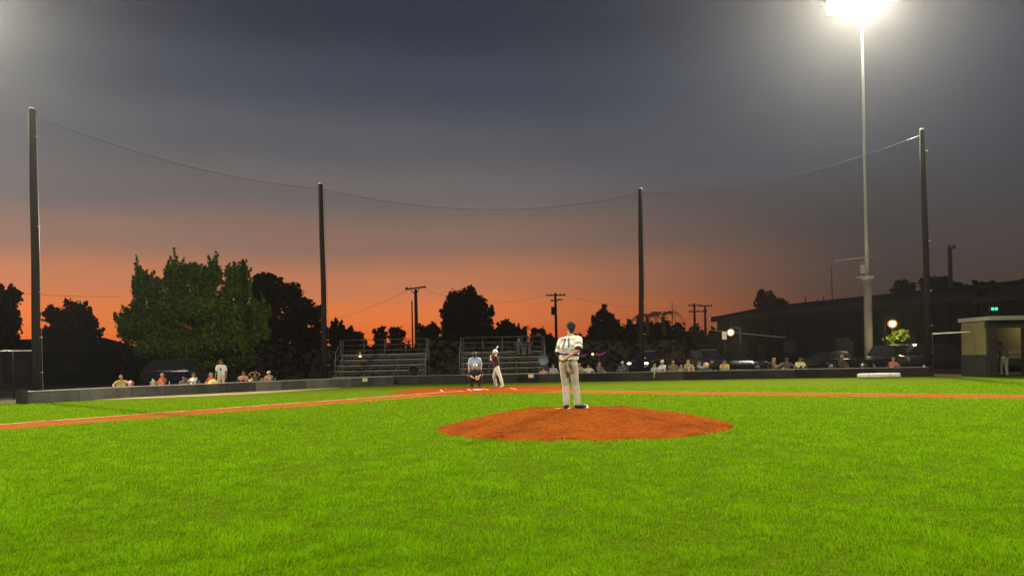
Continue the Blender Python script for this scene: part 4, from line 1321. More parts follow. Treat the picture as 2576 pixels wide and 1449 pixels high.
def shirt_caps(J, s, sleeve, ex=.016, hem=0.0):
    sd = unit(J['shR'] - J['shL']); up = unit(J['neck'] - J['chest'])
    dn = (J['pel'] - J['chest']) * hem
    e = ex
    c = [(J['pel'] + dn - sd * .075 * s, .108 * s + e, J['chest'] - sd * .085 * s, .106 * s + e), (J['pel'] + dn + sd * .075 * s, .108 * s + e, J['chest'] + sd * .085 * s, .106 * s + e),
         (J['shL'] + sd * .02, .064 * s + e, J['shR'] - sd * .02, .064 * s + e), (J['chest'], .112 * s + e, J['neck'] - up * .055 * s, .078 * s + e * .6)]
    c += [(J['neck'] - up * .02 * s, .058 * s + e * .5, J['sh' + q].lerp(J['neck'], .22), .060 * s + e * .6) for q in 'LR']
    for q in 'LR':
        a, b, w = J['sh' + q], J['el' + q], J['wr' + q]
        if sleeve <= 1:
            c.append((a, .060 * s + e, a.lerp(b, sleeve), .058 * s + e))
        else:
            c += [(a, .058 * s + e, b, .045 * s + e), (b, .045 * s + e, b.lerp(w, sleeve - 1), .034 * s + e)]
    return c
def pants_caps(J, s, length=1.0, ex=.016, flare=0):
    sd = unit(J['hipR'] - J['hipL'])
    c = [(J['pel'] - sd * .065 * s, .112 * s + ex, J['pel'] + sd * .065 * s, .112 * s + ex)]
    for q in 'LR':
        h, k, a = J['hip' + q], J['kn' + q], J['an' + q]
        c.append((h, .094 * s + ex, k, .062 * s + ex))
        if length > .6:
            c += [(k, .062 * s + ex, k.lerp(a, .4), .058 * s + ex), (k.lerp(a, .4), .058 * s + ex, k.lerp(a, length), .046 * s + ex + flare)]
    return c
def head_frame(J):
    up = unit(J['head'] - J['neck']); hf = unit(J.get('hf', V(0, 1, 0))); hf = unit(hf - up * hf.dot(up))
    return up, hf, hf.cross(up), J['head']
def cap_caps(J, s):
    up, hf, hr, h = head_frame(J)
    return [(h + up * .048 * s - hf * .026 * s, .098 * s, h + up * .046 * s + hf * .02 * s, .094 * s)] + \
           [(h + up * .035 * s + hf * .09 * s + hr * q * .045 * s, .012 * s, h + up * .022 * s + hf * .165 * s + hr * q * .03 * s, .010 * s) for q in (-1, -.33, .33, 1)]
def hair_caps(J, s, long=False):
    up, hf, hr, h = head_frame(J)
    c = [(h + up * .045 * s - hf * .032 * s, .096 * s, h + up * .055 * s + hf * .01 * s, .088 * s), (h - up * .005 * s - hf * .045 * s, .080 * s, h - up * .04 * s - hf * .05 * s, .055 * s)]
    if long:
        for q in (-1, 0, 1):
            c.append((h + hr * q * .06 * s - hf * .05 * s, .055 * s, h - up * .24 * s + hr * q * .07 * s - hf * .05 * s, .035 * s))
    return c
def helmet_caps(J, s):
    up, hf, hr, h = head_frame(J)
    c = [(h + up * .045 * s - hf * .025 * s, .112 * s, h + up * .045 * s + hf * .015 * s, .108 * s)]
    c += [(h + hr * q * .10 * s + up * .01 * s, .034 * s, h + hr * q * .098 * s - up * .05 * s, .030 * s) for q in (-1, 1)]
    c += [(h + up * .045 * s + hf * .10 * s + hr * q * .05 * s, .014 * s, h + up * .035 * s + hf * .165 * s + hr * q * .035 * s, .011 * s) for q in (-1, 0, 1)]
    return c
def eyes(J, s, parent):
    up, hf, hr, h = head_frame(J)
    for q in (-1, 1):
        MB().ball(h + hf * .094 * s + hr * q * .034 * s + up * .004 * s, .011 * s, 8, 6).build('eye', mat('eye_dark', (.03, .02, .015), .3, 0), parent, True)
    MB().capsule(h + hf * .092 * s - up * .066 * s + hr * .02 * s, .006 * s, h + hf * .092 * s - up * .066 * s - hr * .02 * s, .006 * s, 8, 2).build('mouth', mat('lip', (.28, .10, .07), .6, 0), parent, True)
SKIN = {'fair': mat('skin_fair', (.50, .30, .20), .6, .08, 12), 'tan': mat('skin_tan', (.40, .22, .12), .6, .08, 12), 'brown': mat('skin_brown', (.24, .13, .075), .6, .08, 12)}
def cloth(name, c, bump=.55, sc=9): return mat('cloth_' + name, c, .9, .16, sc, bump, dist=.05)
H_dark, H_blond, H_brown, H_grey = mat('hair_dark', (.015, .011, .009), .6, .3, 40), mat('hair_blond', (.30, .20, .085), .6, .3, 40), mat('hair_brown', (.07, .04, .022), .6, .3, 40), mat('hair_grey', (.35, .33, .30), .6, .2, 40)
def person(label, loc, rz, J, skin, shirt, pants, head, shoes=None, voxel=.02, s=1.0, sleeve=.62, plen=1.0, scale=1.0, hands=False, group=None, face=True, hem=.05, pick=None, shirt_mats=None):
    root = thing('person', label, 'person', loc, rz, group)
    root.scale = (scale,) * 3
    fuse('body', skin_caps(J, s, hands), voxel, SKIN[skin], root, 2 if hands else 3)
    if shirt: fuse('shirt', shirt_caps(J, s, sleeve, .018, hem + .25), voxel, shirt_mats or shirt, root, 3, pick, (J['pel'] + (J['pel'] - J['chest']) * hem, J['pel'] - J['chest']))
    if pants: fuse('trousers' if plen > .6 else 'shorts', pants_caps(J, s, plen), voxel, pants, root, 3)
    if shoes:
        for q in 'LR':
            fuse('shoe', [(J['an' + q] - V(0, 0, .035) * s, .050 * s, J['to' + q], .040 * s), (J['an' + q] - V(0, 0, .045) * s - unit(J['to' + q] - J['an' + q]) * .02, .042 * s, J['to' + q], .034 * s)], min(voxel, .012), shoes, root, 2)
    k, m = head
    if k == 'cap': fuse('cap', cap_caps(J, s), min(voxel, .012), m, root, 2); fuse('hair', [(V(*p0) - V(0, 0, .02), r0 * .92, V(*p1) - V(0, 0, .02), r1 * .9) for p0, r0, p1, r1 in hair_caps(J, s)], voxel, H_dark, root, 2)
    elif k == 'hair': fuse('hair', hair_caps(J, s), min(voxel, .015), m, root, 2)
    elif k == 'long': fuse('hair', hair_caps(J, s, True), min(voxel, .015), m, root, 2)
    elif k == 'helmet': fuse('helmet', helmet_caps(J, s), min(voxel, .012), m, root, 2)
    if face: eyes(J, s, root)
    return root

# ---- the pitcher, seen from behind
J = dict(pel=V(.0, .02, .94), chest=V(.035, .02, 1.24), neck=V(.055, .045, 1.43), head=V(.065, .075, 1.605), hf=V(-.30, 1, -.10),
         shL=V(-.115, .12, 1.345), shR=V(.205, -.05, 1.375), elR=V(.185, -.215, 1.17), wrR=V(-.045, -.215, 1.02), hdR=V(-.95, .02, -.38), pnR=V(0, -.9, .5), thR=1,
         elL=V(-.185, .10, 1.09), wrL=V(-.09, .30, 1.05), hdL=V(.8, .4, .2), pnL=V(0, -1, 0),
         hipL=V(-.085, .03, .90), hipR=V(.085, .0, .90), knL=V(-.060, .07, .48), knR=V(.140, .04, .48), anL=V(-.055, .0, .09), anR=V(.165, .0, .09), toL=V(-.085, .17, .035), toR=V(.315, .06, .035), curl=1.0)
C_jers, C_navy, C_purp, C_num = cloth('jersey_white', (.64, .62, .52)), cloth('stripe_dark', (.022, .018, .030)), cloth('stripe_purple', (.060, .048, .16)), cloth('number_grey', (.13, .115, .18))
C_gpant = cloth('pants_grey', (.36, .335, .265))
def on_stroke(x, z):
    def seg(a, b, w):
        (x0, z0), (x1, z1) = a, b
        t = max(0, min(1, ((x - x0) * (x1 - x0) + (z - z0) * (z1 - z0)) / ((x1 - x0) ** 2 + (z1 - z0) ** 2)))
        return math.hypot(x - x0 - t * (x1 - x0), z - z0 - t * (z1 - z0)) < w
    return seg((-.120, 1.385), (-.045, 1.40), .015) or seg((-.048, 1.39), (-.105, 1.225), .016) or seg((.020, 1.405), (.004, 1.225), .017) or seg((.018, 1.40), (-.008, 1.372), .012)
def jersey_pick(c, n):
    for q in 'LR':
        a, b = J['sh' + q], J['el' + q]
        d = b - a; t = (c - a).dot(d) / d.length_squared
        off = (c - a - d * t).length
        if t > .12 and off < .095 and (c - J['chest']).dot(unit(J['shR'] - J['shL'])) ** 2 > .155 ** 2:
            return 1 if (.40 < t < .47 or .54 < t < .61 or t > .84) else 0
    z = c.z + .10 * c.x
    if 1.060 < z < 1.112: return 2
    if z < .985: return 1
    if n.y < .25 and on_stroke(c.x, c.z): return 3
    if 1.135 < z < 1.150 or 1.175 < z < 1.190 or (1.255 < z < 1.27 and c.x > .04): return 1
    return 0
pz = mound_z(RUB.x, RUB.y) + .012
pit = thing('person', 'pitcher on the mound in striped white jersey 71, seen from behind', 'person', (RUB.x - .07, RUB.y - .10, pz))
fuse('body', skin_caps(J, 1.0, True), .0075, SKIN['tan'], pit, 2)
fuse('jersey', shirt_caps(J, 1.0, .80, .024, .30) + [(V(.0, .04, .88), .12, V(.03, .03, 1.2), .125)], .0085, [C_jers, C_navy, C_purp, C_num], pit, 2, jersey_pick, (V(0, 0, .965), V(.10, 0, -1)))
fuse('trousers', pants_caps(J, 1.0, .97, .011, .006) + [(V(.06, -.03, .90), .115, V(.075, -.01, .78), .098)], .010, C_gpant, pit, 2)
fuse('belt', [(V(-.06, .02, .975), .122, V(.07, .02, .970), .124)], .012, mat('belt_black', (.015, .013, .012), .5, 0), pit, 1)
for q in 'LR':
    fuse('shoe', [(J['an' + q] - V(0, 0, .03), .055, J['to' + q] + V(0, 0, .012), .042), (J['an' + q] - V(0, 0, .04) - unit(J['to' + q] - J['an' + q]) * .03, .045, J['to' + q], .038)], .009, [mat('shoe_black', (.015, .016, .016), .5, .2), mat('shoe_sole', (.55, .54, .50), .6, .1)], pit, 2, lambda c, n: 1 if c.z < .022 else 0)
fuse('cap', cap_caps(J, 1.0), .009, cloth('cap_black', (.016, .017, .016)), pit, 2)
fuse('hair', [(V(*p0) - V(0, 0, .022), r0 * .93, V(*p1) - V(0, 0, .022), r1 * .93) for p0, r0, p1, r1 in hair_caps(J, 1.0)], .010, H_dark, pit, 2)
hx = cap_caps(J, 1.0)[0]
MB().ball(V(.10, -.020, 1.665), (.014, .008, .010), 10, 6).build('cap_button', mat('cap_mark', (.45, .45, .42), .7, 0), pit, True)
# glove on the hidden left hand, ball in the right
g0 = J['wrL'] + V(.06, .05, .02)
glove = [(g0, .06, g0 + V(.05, .04, .06), .055)]
for k in range(4):
    a = g0 + V(-.03 + .035 * k, .05, .06); glove.append((a, .026, a + V(.012 * k - .01, .05, .10), .022))
glove.append((g0 + V(-.05, 0, .02), .026, g0 + V(-.09, .03, .10), .024))
o = fuse('baseball_glove', glove, .012, mat('glove_leather', (.16, .075, .03), .6, .2, 20), pit, 2)
bc = J['wrR'] + unit(J['hdR']) * .105 + V(0, -.035, .012)
ob = tag(MB().ball((0, 0, 0), .037, 16, 10).build('baseball', mat('ball_leather', (.55, .45, .22), .6, .1, 20), None, True), 'scuffed baseball held in the pitcher\'s hand behind his back', 'baseball')
ob.location = Vector(pit.location) + bc

# ---- batter, catcher, umpire (all facing the camera side)
gB = ground(1256, 974.5)
J = dict(pel=V(-.10, .02, .95), chest=V(-.11, -.01, 1.28), neck=V(-.13, -.03, 1.47), head=V(-.155, -.05, 1.615), hf=V(-.35, -1, -.05),
         shL=V(-.15, -.20, 1.39), shR=V(-.06, .17, 1.40), elL=V(-.335, -.24, 1.26), wrL=V(-.375, -.03, 1.40), elR=V(-.27, .30, 1.26), wrR=V(-.36, .08, 1.44), hdL=V(.2, .5, .8), hdR=V(.2, .3, .9), pnL=V(.8, .3, -.2), pnR=V(.8, -.3, -.2),
         hipL=V(-.09, -.09, .92), hipR=V(-.10, .11, .92), knL=V(.06, -.26, .50), knR=V(-.235, .22, .49), anL=V(.17, -.36, .09), anR=V(-.15, .34, .09), toL=V(.06, -.50, .035), toR=V(-.34, .33, .035), curl=1.5)
C_mar, C_off = cloth('maroon', (.042, .014, .011)), cloth('pants_cream', (.48, .45, .36))
bt = person('batter in a dark maroon shirt and cream trousers with the bat raised', gB, 0, J, 'fair', C_mar, C_off, ('helmet', mat('helmet_pale', (.50, .48, .42), .35, .1)), mat('shoe_grey', (.30, .28, .24), .7, .2), .012, 1.0, .55, .97, 1.02, True)
h0 = J['wrL'] + V(.02, .06, .03)
h1 = V(-.02, .16, 1.96)
dd = unit(h1 - h0)
o = thing('baseball_bat', 'pale mint coloured bat held over the batter\'s helmet', 'bat', gB)
MB().tube([h0 - dd * .12, h0 - dd * .105, h0 - dd * .1, h0 + dd * .22, h0 + dd * .38, h0 + dd * .5, h1 - dd * .01, h1], [.024, .024, .0135, .0145, .024, .032, .033, .022], 14).build('barrel', mat('bat_mint', (.42, .62, .46), .35, .1), o, True)
MB().tube([h0 - dd * .1, h0 + dd * .18], .0165, 12).build('grip', mat('bat_grip', (.02, .02, .02), .8, 0), o, True)

gC = ground(1197, 974)
J = dict(pel=V(0, .20, .38), chest=V(0, .03, .66), neck=V(0, -.05, .82), head=V(0, -.10, .95), hf=V(.05, -1, .05),
         shL=V(-.20, -.02, .77), shR=V(.20, -.02, .77), elL=V(-.28, -.20, .58), wrL=V(-.11, -.42, .46), elR=V(.28, -.20, .60), wrR=V(.12, -.42, .46), pnL=V(.5, -.5, 0), pnR=V(-.5, -.5, 0),
         hipL=V(-.11, .16, .36), hipR=V(.11, .16, .36), knL=V(-.27, -.20, .50), knR=V(.27, -.20, .50), anL=V(-.17, .03, .09), anR=V(.17, .03, .09), toL=V(-.20, -.16, .035), toR=V(.20, -.16, .035), curl=.7)
C_blk = cloth('gear_black', (.018, .016, .014))
ct = person('catcher crouching in black gear in front of the umpire', gC, 0, J, 'tan', C_blk, cloth('catcher_pants', (.05, .045, .035)), ('helmet', mat('helmet_tan', (.42, .33, .18), .4, .1)), mat('shoe_black2', (.02, .02, .02), .6, 0), .012, 1.0, .9, 1.0, 1.05, True, face=False)
m = MB()
hc = J['head'] + V(0, -.125, -.01)
for k in range(5):
    z = -.08 + .04 * k; m.tube([hc + V(-.075, .045, z), hc + V(-.03, -.01, z), hc + V(.03, -.01, z), hc + V(.075, .045, z)], .006, 6)
for x in (-.035, 0, .035): m.tube([hc + V(x, -.012, -.09), hc + V(x, -.012, .09)], .006, 6)
m.build('face_mask', mat('mask_steel', (.30, .25, .16), .4, 0), ct, True)
fuse('chest_protector', [(V(-.09, -.06, .50), .11, V(-.10, -.09, .72), .10), (V(.09, -.06, .50), .11, V(.10, -.09, .72), .10)], .014, mat('protector', (.014, .013, .012), .7, .2), ct, 2)
for q, s in (('L', -1), ('R', 1)):
    fuse('shin_guard', [(J['kn' + q] + V(0, -.03, .02), .085, J['kn' + q] + V(0, -.02, -.05), .075), (J['kn' + q] + V(0, -.03, -.03), .07, J['an' + q] + V(0, -.03, .05), .06)], .014, mat('shin_plastic', (.05, .042, .032), .35, .3, 9), ct, 2)
gl0 = J['wrR'] + V(-.02, -.10, -.02)
fuse('mitt', [(gl0 + V(.05 * math.cos(a), -.01, .05 * math.sin(a)), .048, gl0 + V(.075 * math.cos(a), -.03, .075 * math.sin(a)), .040) for a in [i * .52 for i in range(12)]], .014, mat('mitt_leather', (.40, .30, .18), .6, .2, 15), ct, 2)

gU = at(1196, 970, 37.9); gU.z = 0
J = dict(pel=V(0, .06, .86), chest=V(0, -.02, 1.16), neck=V(0, -.07, 1.36), head=V(0, -.12, 1.50), hf=V(0, -1, -.12),
         shL=V(-.205, -.03, 1.29), shR=V(.205, -.03, 1.29), elL=V(-.29, .0, 1.0), wrL=V(-.27, -.10, .74), elR=V(.29, .0, 1.0), wrR=V(.27, -.10, .74),
         hipL=V(-.10, .06, .84), hipR=V(.10, .06, .84), knL=V(-.17, -.08, .46), knR=V(.17, -.08, .46), anL=V(-.18, .03, .09), anR=V(.18, .03, .09), toL=V(-.21, -.16, .035), toR=V(.21, -.16, .035), curl=.5)
um = person('umpire in a light blue shirt and black mask stooping behind the catcher', gU, 0, J, 'fair', cloth('umpire_blue', (.30, .40, .56)), cloth('umpire_black', (.02, .02, .022)), ('helmet', mat('helmet_black', (.015, .015, .015), .5, 0)), mat('shoe_black2', (.02, .02, .02), .6, 0), .014, 1.06, .80, 1.0, 1.05, True, face=False, hem=.2)
m = MB(); hc = J['head'] + V(0, -.13, -.02)
m.ball(hc, (.095, .06, .12), 14, 9)
for k in range(4): m.tube([hc + V(-.09, .0, -.07 + .045 * k), hc + V(0, -.07, -.07 + .045 * k), hc + V(.09, .0, -.07 + .045 * k)], .008, 6)
m.build('face_mask', mat('mask_black', (.014, .014, .014), .6, 0), um, True)

# ---- spectators
def seated(lean=.12, knee_up=0.0, arms='lap', tilt=0.0):
    """Sitting low, facing +Y."""
    J = dict(pel=V(0, 0, .34), chest=V(tilt * .5, -lean * .8, .64), neck=V(tilt, -lean, .84), head=V(tilt * 1.3, -lean + .03, .99), hf=V(0, 1, -.05),
             shL=V(-.19 + tilt * .8, -lean, .78), shR=V(.19 + tilt * .8, -lean, .78), hipL=V(-.10, .04, .33), hipR=V(.10, .04, .33), knL=V(-.14, .44, .40 + knee_up), knR=V(.14, .44, .40 + knee_up), anL=V(-.14, .56, .08), anR=V(.14, .56, .08), toL=V(-.15, .74, .035), toR=V(.15, .74, .035))
    if arms == 'lap':
        J.update(elL=V(-.27, .02, .56), elR=V(.27, .02, .56), wrL=V(-.10, .24, .52), wrR=V(.10, .24, .52))
    elif arms == 'knees':
        J.update(elL=V(-.27, .12, .58), elR=V(.27, .12, .58), wrL=V(-.14, .38, .54 + knee_up), wrR=V(.14, .38, .54 + knee_up))
    elif arms == 'head':
        J.update(elL=V(-.34, .02, .98), elR=V(.34, .02, .98), wrL=V(-.13, .02, 1.12), wrR=V(.13, .02, 1.12), hdL=V(1, 0, .1), hdR=V(-1, 0, .1))
    elif arms == 'chin':
        J.update(elL=V(-.25, .12, .55), elR=V(.22, .18, .58), wrL=V(-.02, .26, .56), wrR=V(.07, .10, .84), hdR=V(0, -.2, .8))
    elif arms == 'wide':
        J.update(elL=V(-.42, .02, .60), elR=V(.42, .02, .60), wrL=V(-.30, .26, .52), wrR=V(.30, .26, .52))
    elif arms == 'forward':
        J.update(elL=V(-.24, .14, .56), elR=V(.24, .14, .56), wrL=V(-.12, .40, .60), wrR=V(.12, .40, .60))
    return J
M_chair = mat('chair_canvas', (.022, .022, .024), .9, .2, 10)
M_chairf = mat('chair_tube', (.10, .10, .10), .5, .1, metal=.4)
def camp_chair(label, loc, rz, fabric, scale):
    t = thing('camp_chair', label, 'camp chair', loc, rz, 'camp chairs behind the wall')
    t.scale = (scale,) * 3
    MB().box((0, .06, .205), (.50, .48, .02)).build('seat', fabric, t)
    MB().box((0, -.27, .48), (.50, .02, .50), Matrix.Rotation(R(-14), 3, 'X')).build('backrest', fabric, t)
    for s in (-1, 1):
        MB().tube([(s * .26, -.34, .72), (s * .26, -.20, .20), (s * .26, .10, .0)], .013, 6).build('leg', M_chairf, t, True)
        MB().tube([(s * .26, .30, .20), (s * .26, -.28, .0)], .013, 6).build('leg', M_chairf, t, True)
        MB().box((s * .29, .02, .43), (.05, .44, .02)).build('armrest', fabric, t)
        MB().tube([(s * .29, .22, .42), (s * .26, .28, .19)], .011, 6).build('arm_post', M_chairf, t, True)
    return t
def wall_y(px):
    best = None
    for pts in (WALL_L, WALL_B, WALL_R):
        for i in range(len(pts) - 1):
            for k in range(60):
                p = pts[i].lerp(pts[i + 1], k / 60); e = abs(p.x / p.y - ray(px, 945)[0])
                if best is None or e < best[0]: best = (e, p.y)
    return best[1]
def spectator(px, top, desc, skin, shirt, pants, head, arms='lap', turn=0, back=1.6, tilt=0, lean=.12, knee=0.0, fabric=None, sleeve=.6, plen=1.0, chair=True):
    Y = wall_y(px) + back
    b, z = column(px, top, Y)
    sc = max(.72, min(1.22, z / 1.12))
    J = seated(lean, knee, arms, tilt)
    face_in = math.atan2(-(RUB.x - b.x), RUB.y + 12 - b.y) if False else math.pi
    rz = math.pi + R(turn) + math.atan2(b.x, b.y) * -.0
    person(desc, (b.x, b.y, (z - 1.12 * sc) * .0), rz, J, skin, shirt, pants, head, None, .022, 1.0, sleeve, plen, sc, False, 'spectators behind the low wall')
    if chair: camp_chair('low camp chair of the ' + ' '.join(desc.split(',')[0].split()[:10]), (b.x, b.y, 0), rz, fabric or M_chair, sc)
    return b, sc
c_ = cloth
spectator(306, 944, 'person in a mustard top leaning back, leftmost of the left spectators', 'tan', c_('mustard', (.38, .27, .07)), c_('khaki', (.35, .27, .12)), ('hair', H_blond), 'wide', 20, 1.3, .05, .28, knee=.18)
spectator(404, 938.6, 'bald person in an orange shirt sitting by the black car', 'tan', c_('orange', (.42, .09, .03)), c_('tan_shorts', (.38, .24, .10)), ('none', None), 'lap', -30, 1.4, 0, .12, .24, plen=.5)
spectator(461, 950, 'small child in an olive top sitting close beside the white-shirted woman', 'tan', c_('olive', (.16, .14, .05)), c_('denim', (.05, .06, .09)), ('hair', H_brown), 'lap', 10, 1.3)
spectator(481, 937.5, 'woman in a white shirt and dark jeans sitting left of the yellow blanket', 'tan', c_('white', (.70, .68, .58)), c_('jeans', (.06, .07, .24)), ('long', H_brown), 'knees', -35, 1.5, -.02, .16, .24)
bs, sc = spectator(527, 938, 'person in a red top under a yellow blanket', 'fair', c_('red', (.50, .04, .03)), c_('sand', (.45, .36, .18)), ('hair', H_blond), 'lap', -25, 1.4, 0, .14, 0, mat('chair_pale', (.42, .38, .33), .9, .1))
# the yellow blanket over the knees
vs, fs = [], []
for i in range(9):
    for k in range(9):
        u, w = i / 8 - .5, k / 8
        vs.append((u * .74 * (1.15 - .4 * w), .10 + .62 * w, .62 - .10 * w - .34 * abs(u) ** 1.5 * 2 - .28 * w * w + .02 * math.sin(9 * u + 5 * w)))
for i in range(8):
    for k in range(8): q = i * 9 + k; fs.append((q, q + 9, q + 10, q + 1))
o = MB().add(vs, fs).build('blanket', c_('blanket_yellow', (.62, .45, .14)), None, True)
sol = o.modifiers.new('thickness', 'SOLIDIFY'); sol.thickness = .02
o.location = (bs.x + .26, bs.y, 0.13); o.rotation_euler = (0, 0, math.pi - R(12)); o.scale = (sc * 1.05, sc, sc * 1.0)
tag(o, 'bright yellow blanket over the knees of the person in red', 'blanket')
# standing man in a white printed T-shirt
Ys = wall_y(556) + 1.0
b, z = column(556, 904, Ys)
J = dict(pel=V(0, 0, .93), chest=V(-.01, 0, 1.24), neck=V(-.01, .01, 1.44), head=V(-.01, .03, 1.60), hf=V(.15, 1, -.05), shL=V(-.20, 0, 1.36), shR=V(.20, 0, 1.36), elL=V(-.27, -.02, 1.08), elR=V(.27, .0, 1.08), wrL=V(-.29, .08, .84), wrR=V(.27, .10, .84),
         hipL=V(-.10, 0, .9), hipR=V(.10, 0, .9), knL=V(-.11, .04, .48), knR=V(.12, .04, .48), anL=V(-.12, 0, .09), anR=V(.13, 0, .09), toL=V(-.14, .2, .035), toR=V(.16, .2, .035))
def tee(c, n):
    if n.y > .2 and math.hypot(c.x + .01, (c.z - 1.21) * .8) < .062: return 1
    if n.y > .2 and abs(c.z - 1.06) < .014 and abs(c.x) < .12: return 1
    if n.y > .2 and abs(c.z - 1.01) < .012 and abs(c.x) < .09: return 1
    return 0
C_w = c_('tee_white', (.66, .66, .58))
person('standing man in a white T-shirt with a dark print behind the left wall', b, math.pi, J, 'brown', C_w, c_('cream_shorts', (.55, .46, .34)), ('hair', H_dark), mat('shoe_black2', (.02, .02, .02), .6, 0), .018, 1.0, .6, .5, z / 1.74, False, 'spectators behind the low wall', True, .05, tee, [C_w, c_('tee_print', (.10, .10, .09))])
spectator(611, 934, 'person in a peach top sitting just right of the standing man', 'tan', c_('peach', (.55, .28, .16)), c_('charcoal', (.03, .03, .03)), ('hair', H_brown), 'knees', 0, 1.3, knee=.22)
spectator(640, 936, 'person in a brown top with both arms raised over the head', 'tan', c_('brown', (.10, .055, .03)), c_('charcoal', (.03, .03, .03)), ('hair', H_dark), 'head', 0, 1.4)
spectator(674, 933, 'person in a white cap and dusty pink top, rightmost on the left side', 'tan', c_('dusty_pink', (.36, .20, .14)), c_('skin_shorts', (.34, .22, .14)), ('cap', c_('cap_white', (.6, .58, .52))), 'forward', -15, 1.3, plen=.5, knee=.25)
spectator(1368, 926, 'person in an orange-pink top low beside the blue saucer chair', 'tan', c_('coral', (.50, .24, .13)), c_('tan_trousers', (.34, .24, .10)), ('hair', H_dark), 'wide', 15, 1.0)
spectator(1393, 915, 'person wrapped in a grey shirt half hidden by the pitcher', 'tan', c_('greyblue', (.25, .25, .24)), c_('charcoal', (.03, .03, .03)), ('hair', H_brown), 'lap', 20, 1.2, sleeve=1.7)
spectator(1457, 913, 'person in a dull yellow top hunched just right of the pitcher', 'tan', c_('ochre', (.28, .20, .06)), c_('grey_p', (.20, .19, .15)), ('hair', H_blond), 'knees', 0, 1.2, 0, -.02, .14)
spectator(1480, 916, 'person in a cream shirt, second right of the pitcher', 'tan', c_('cream', (.45, .40, .30)), c_('charcoal', (.03, .03, .03)), ('hair', H_dark), 'wide', 0, 1.2, knee=.15)
spectator(1511, 909, 'person in a mauve brown jacket sitting sideways, third right of the pitcher', 'tan', c_('mauve', (.15, .10, .085)), c_('charcoal', (.03, .03, .03)), ('long', H_brown), 'lap', 50, 1.3, sleeve=1.7)
spectator(1564, 909, 'person in dark grey leaning forward, left of the third net post', 'brown', c_('slate', (.06, .06, .062)), c_('dk_khaki', (.12, .10, .07)), ('hair', H_grey), 'forward', -30, 1.2, sleeve=1.7)
spectator(1666, 906, 'person in a white shirt and white cap with a pale cloth on the knees', 'brown', c_('white2', (.60, .60, .58)), c_('beige_p', (.42, .38, .26)), ('cap', c_('cap_white', (.6, .58, .52))), 'forward', -60, 1.3, 0, .02, knee=.22)
spectator(1648, 915, 'small child in grey left of the white-capped person', 'fair', c_('pale_grey', (.35, .35, .34)), c_('charcoal', (.03, .03, .03)), ('hair', H_blond), 'lap', 10, 1.5)
spectator(1694, 907, 'person in olive with light curly hair right of the white-capped person', 'tan', c_('moss', (.13, .12, .065)), c_('charcoal', (.03, .03, .03)), ('hair', H_blond), 'wide', 0, 1.5, sleeve=1.6)
spectator(1714, 919, 'small child in tan sitting low between two adults', 'tan', c_('sandgrey', (.22, .19, .12)), c_('charcoal', (.03, .03, .03)), ('hair', H_blond), 'lap', 0, 1.2)
spectator(1732, 905, 'woman with long fair hair in a tan top, left of the olive car', 'fair', c_('camel', (.34, .24, .12)), c_('fawn', (.40, .30, .18)), ('long', H_blond), 'knees', 5, 1.3, 0, .08, .26, plen=.5)
spectator(1769, 908, 'person in grey stretched out below the olive car', 'tan', c_('ash', (.22, .22, .20)), c_('ash_p', (.30, .29, .25)), ('hair', H_dark), 'forward', 55, 1.2, 0, .30, 0, sleeve=1.7)
spectator(1822, 905, 'person in a yellow shirt with a hand at the ear', 'tan', c_('yellow', (.48, .33, .08)), c_('grey_p', (.20, .19, .15)), ('hair', H_brown), 'chin', -20, 1.3, knee=.2)
spectator(1948, 900, 'person with long brown hair and white shoes sitting sideways, left of a trio', 'tan', c_('umber', (.15, .12, .08)), c_('charcoal', (.03, .03, .03)), ('long', H_blond), 'knees', 60, 1.4, 0, .05, .24, plen=.5)
spectator(1980, 900, 'person in dark olive with hands on hips, middle of a trio', 'brown', c_('dark_olive', (.075, .07, .045)), c_('tan_shorts', (.38, .24, .10)), ('cap', c_('cap_green', (.03, .06, .04))), 'wide', 0, 1.4, plen=.5)
spectator(2014, 899, 'person in a pale yellow shirt with a print, right of a trio', 'brown', c_('pale_yellow', (.60, .55, .30)), c_('charcoal', (.03, .03, .03)), ('hair', H_dark), 'lap', 0, 1.3, knee=.2)
spectator(2249, 899, 'person in a pink and red top right of the floodlight pole', 'tan', c_('pink', (.46, .17, .13)), c_('charcoal', (.03, .03, .03)), ('hair', H_blond), 'lap', 0, 1.3, knee=.15)
spectator(2121, 893, 'person in dark clothes sitting left of the floodlight pole', 'brown', c_('dusk', (.07, .065, .055)), c_('charcoal', (.03, .03, .03)), ('hair', H_grey), 'lap', 20, 2.6, sleeve=1.7)
# two people high on the right bleachers
for (px, desc, cl, rz) in ((1306, 'person in grey sitting on the top row of the right bleachers', (.06, .058, .05), 10), (1330, 'person in dark clothes on the top row, nearer the end of the right bleachers', (.035, .03, .03), -12)):
    yy = 46.2 + 4 * .62
    b = at(px, 880, yy)
    J = seated(.0, .05, 'knees')
    person(desc, (b.x, yy + .02, .44 + .335 * 4 + .02 - .22), math.pi + R(rz), J, 'tan', c_('bl_%d' % px, cl), c_('bl_p%d' % px, (.09, .085, .07)), ('hair', H_dark), None, .022, 1.0, 1.7, 1.0, .98, False, 'people on the right bleachers')
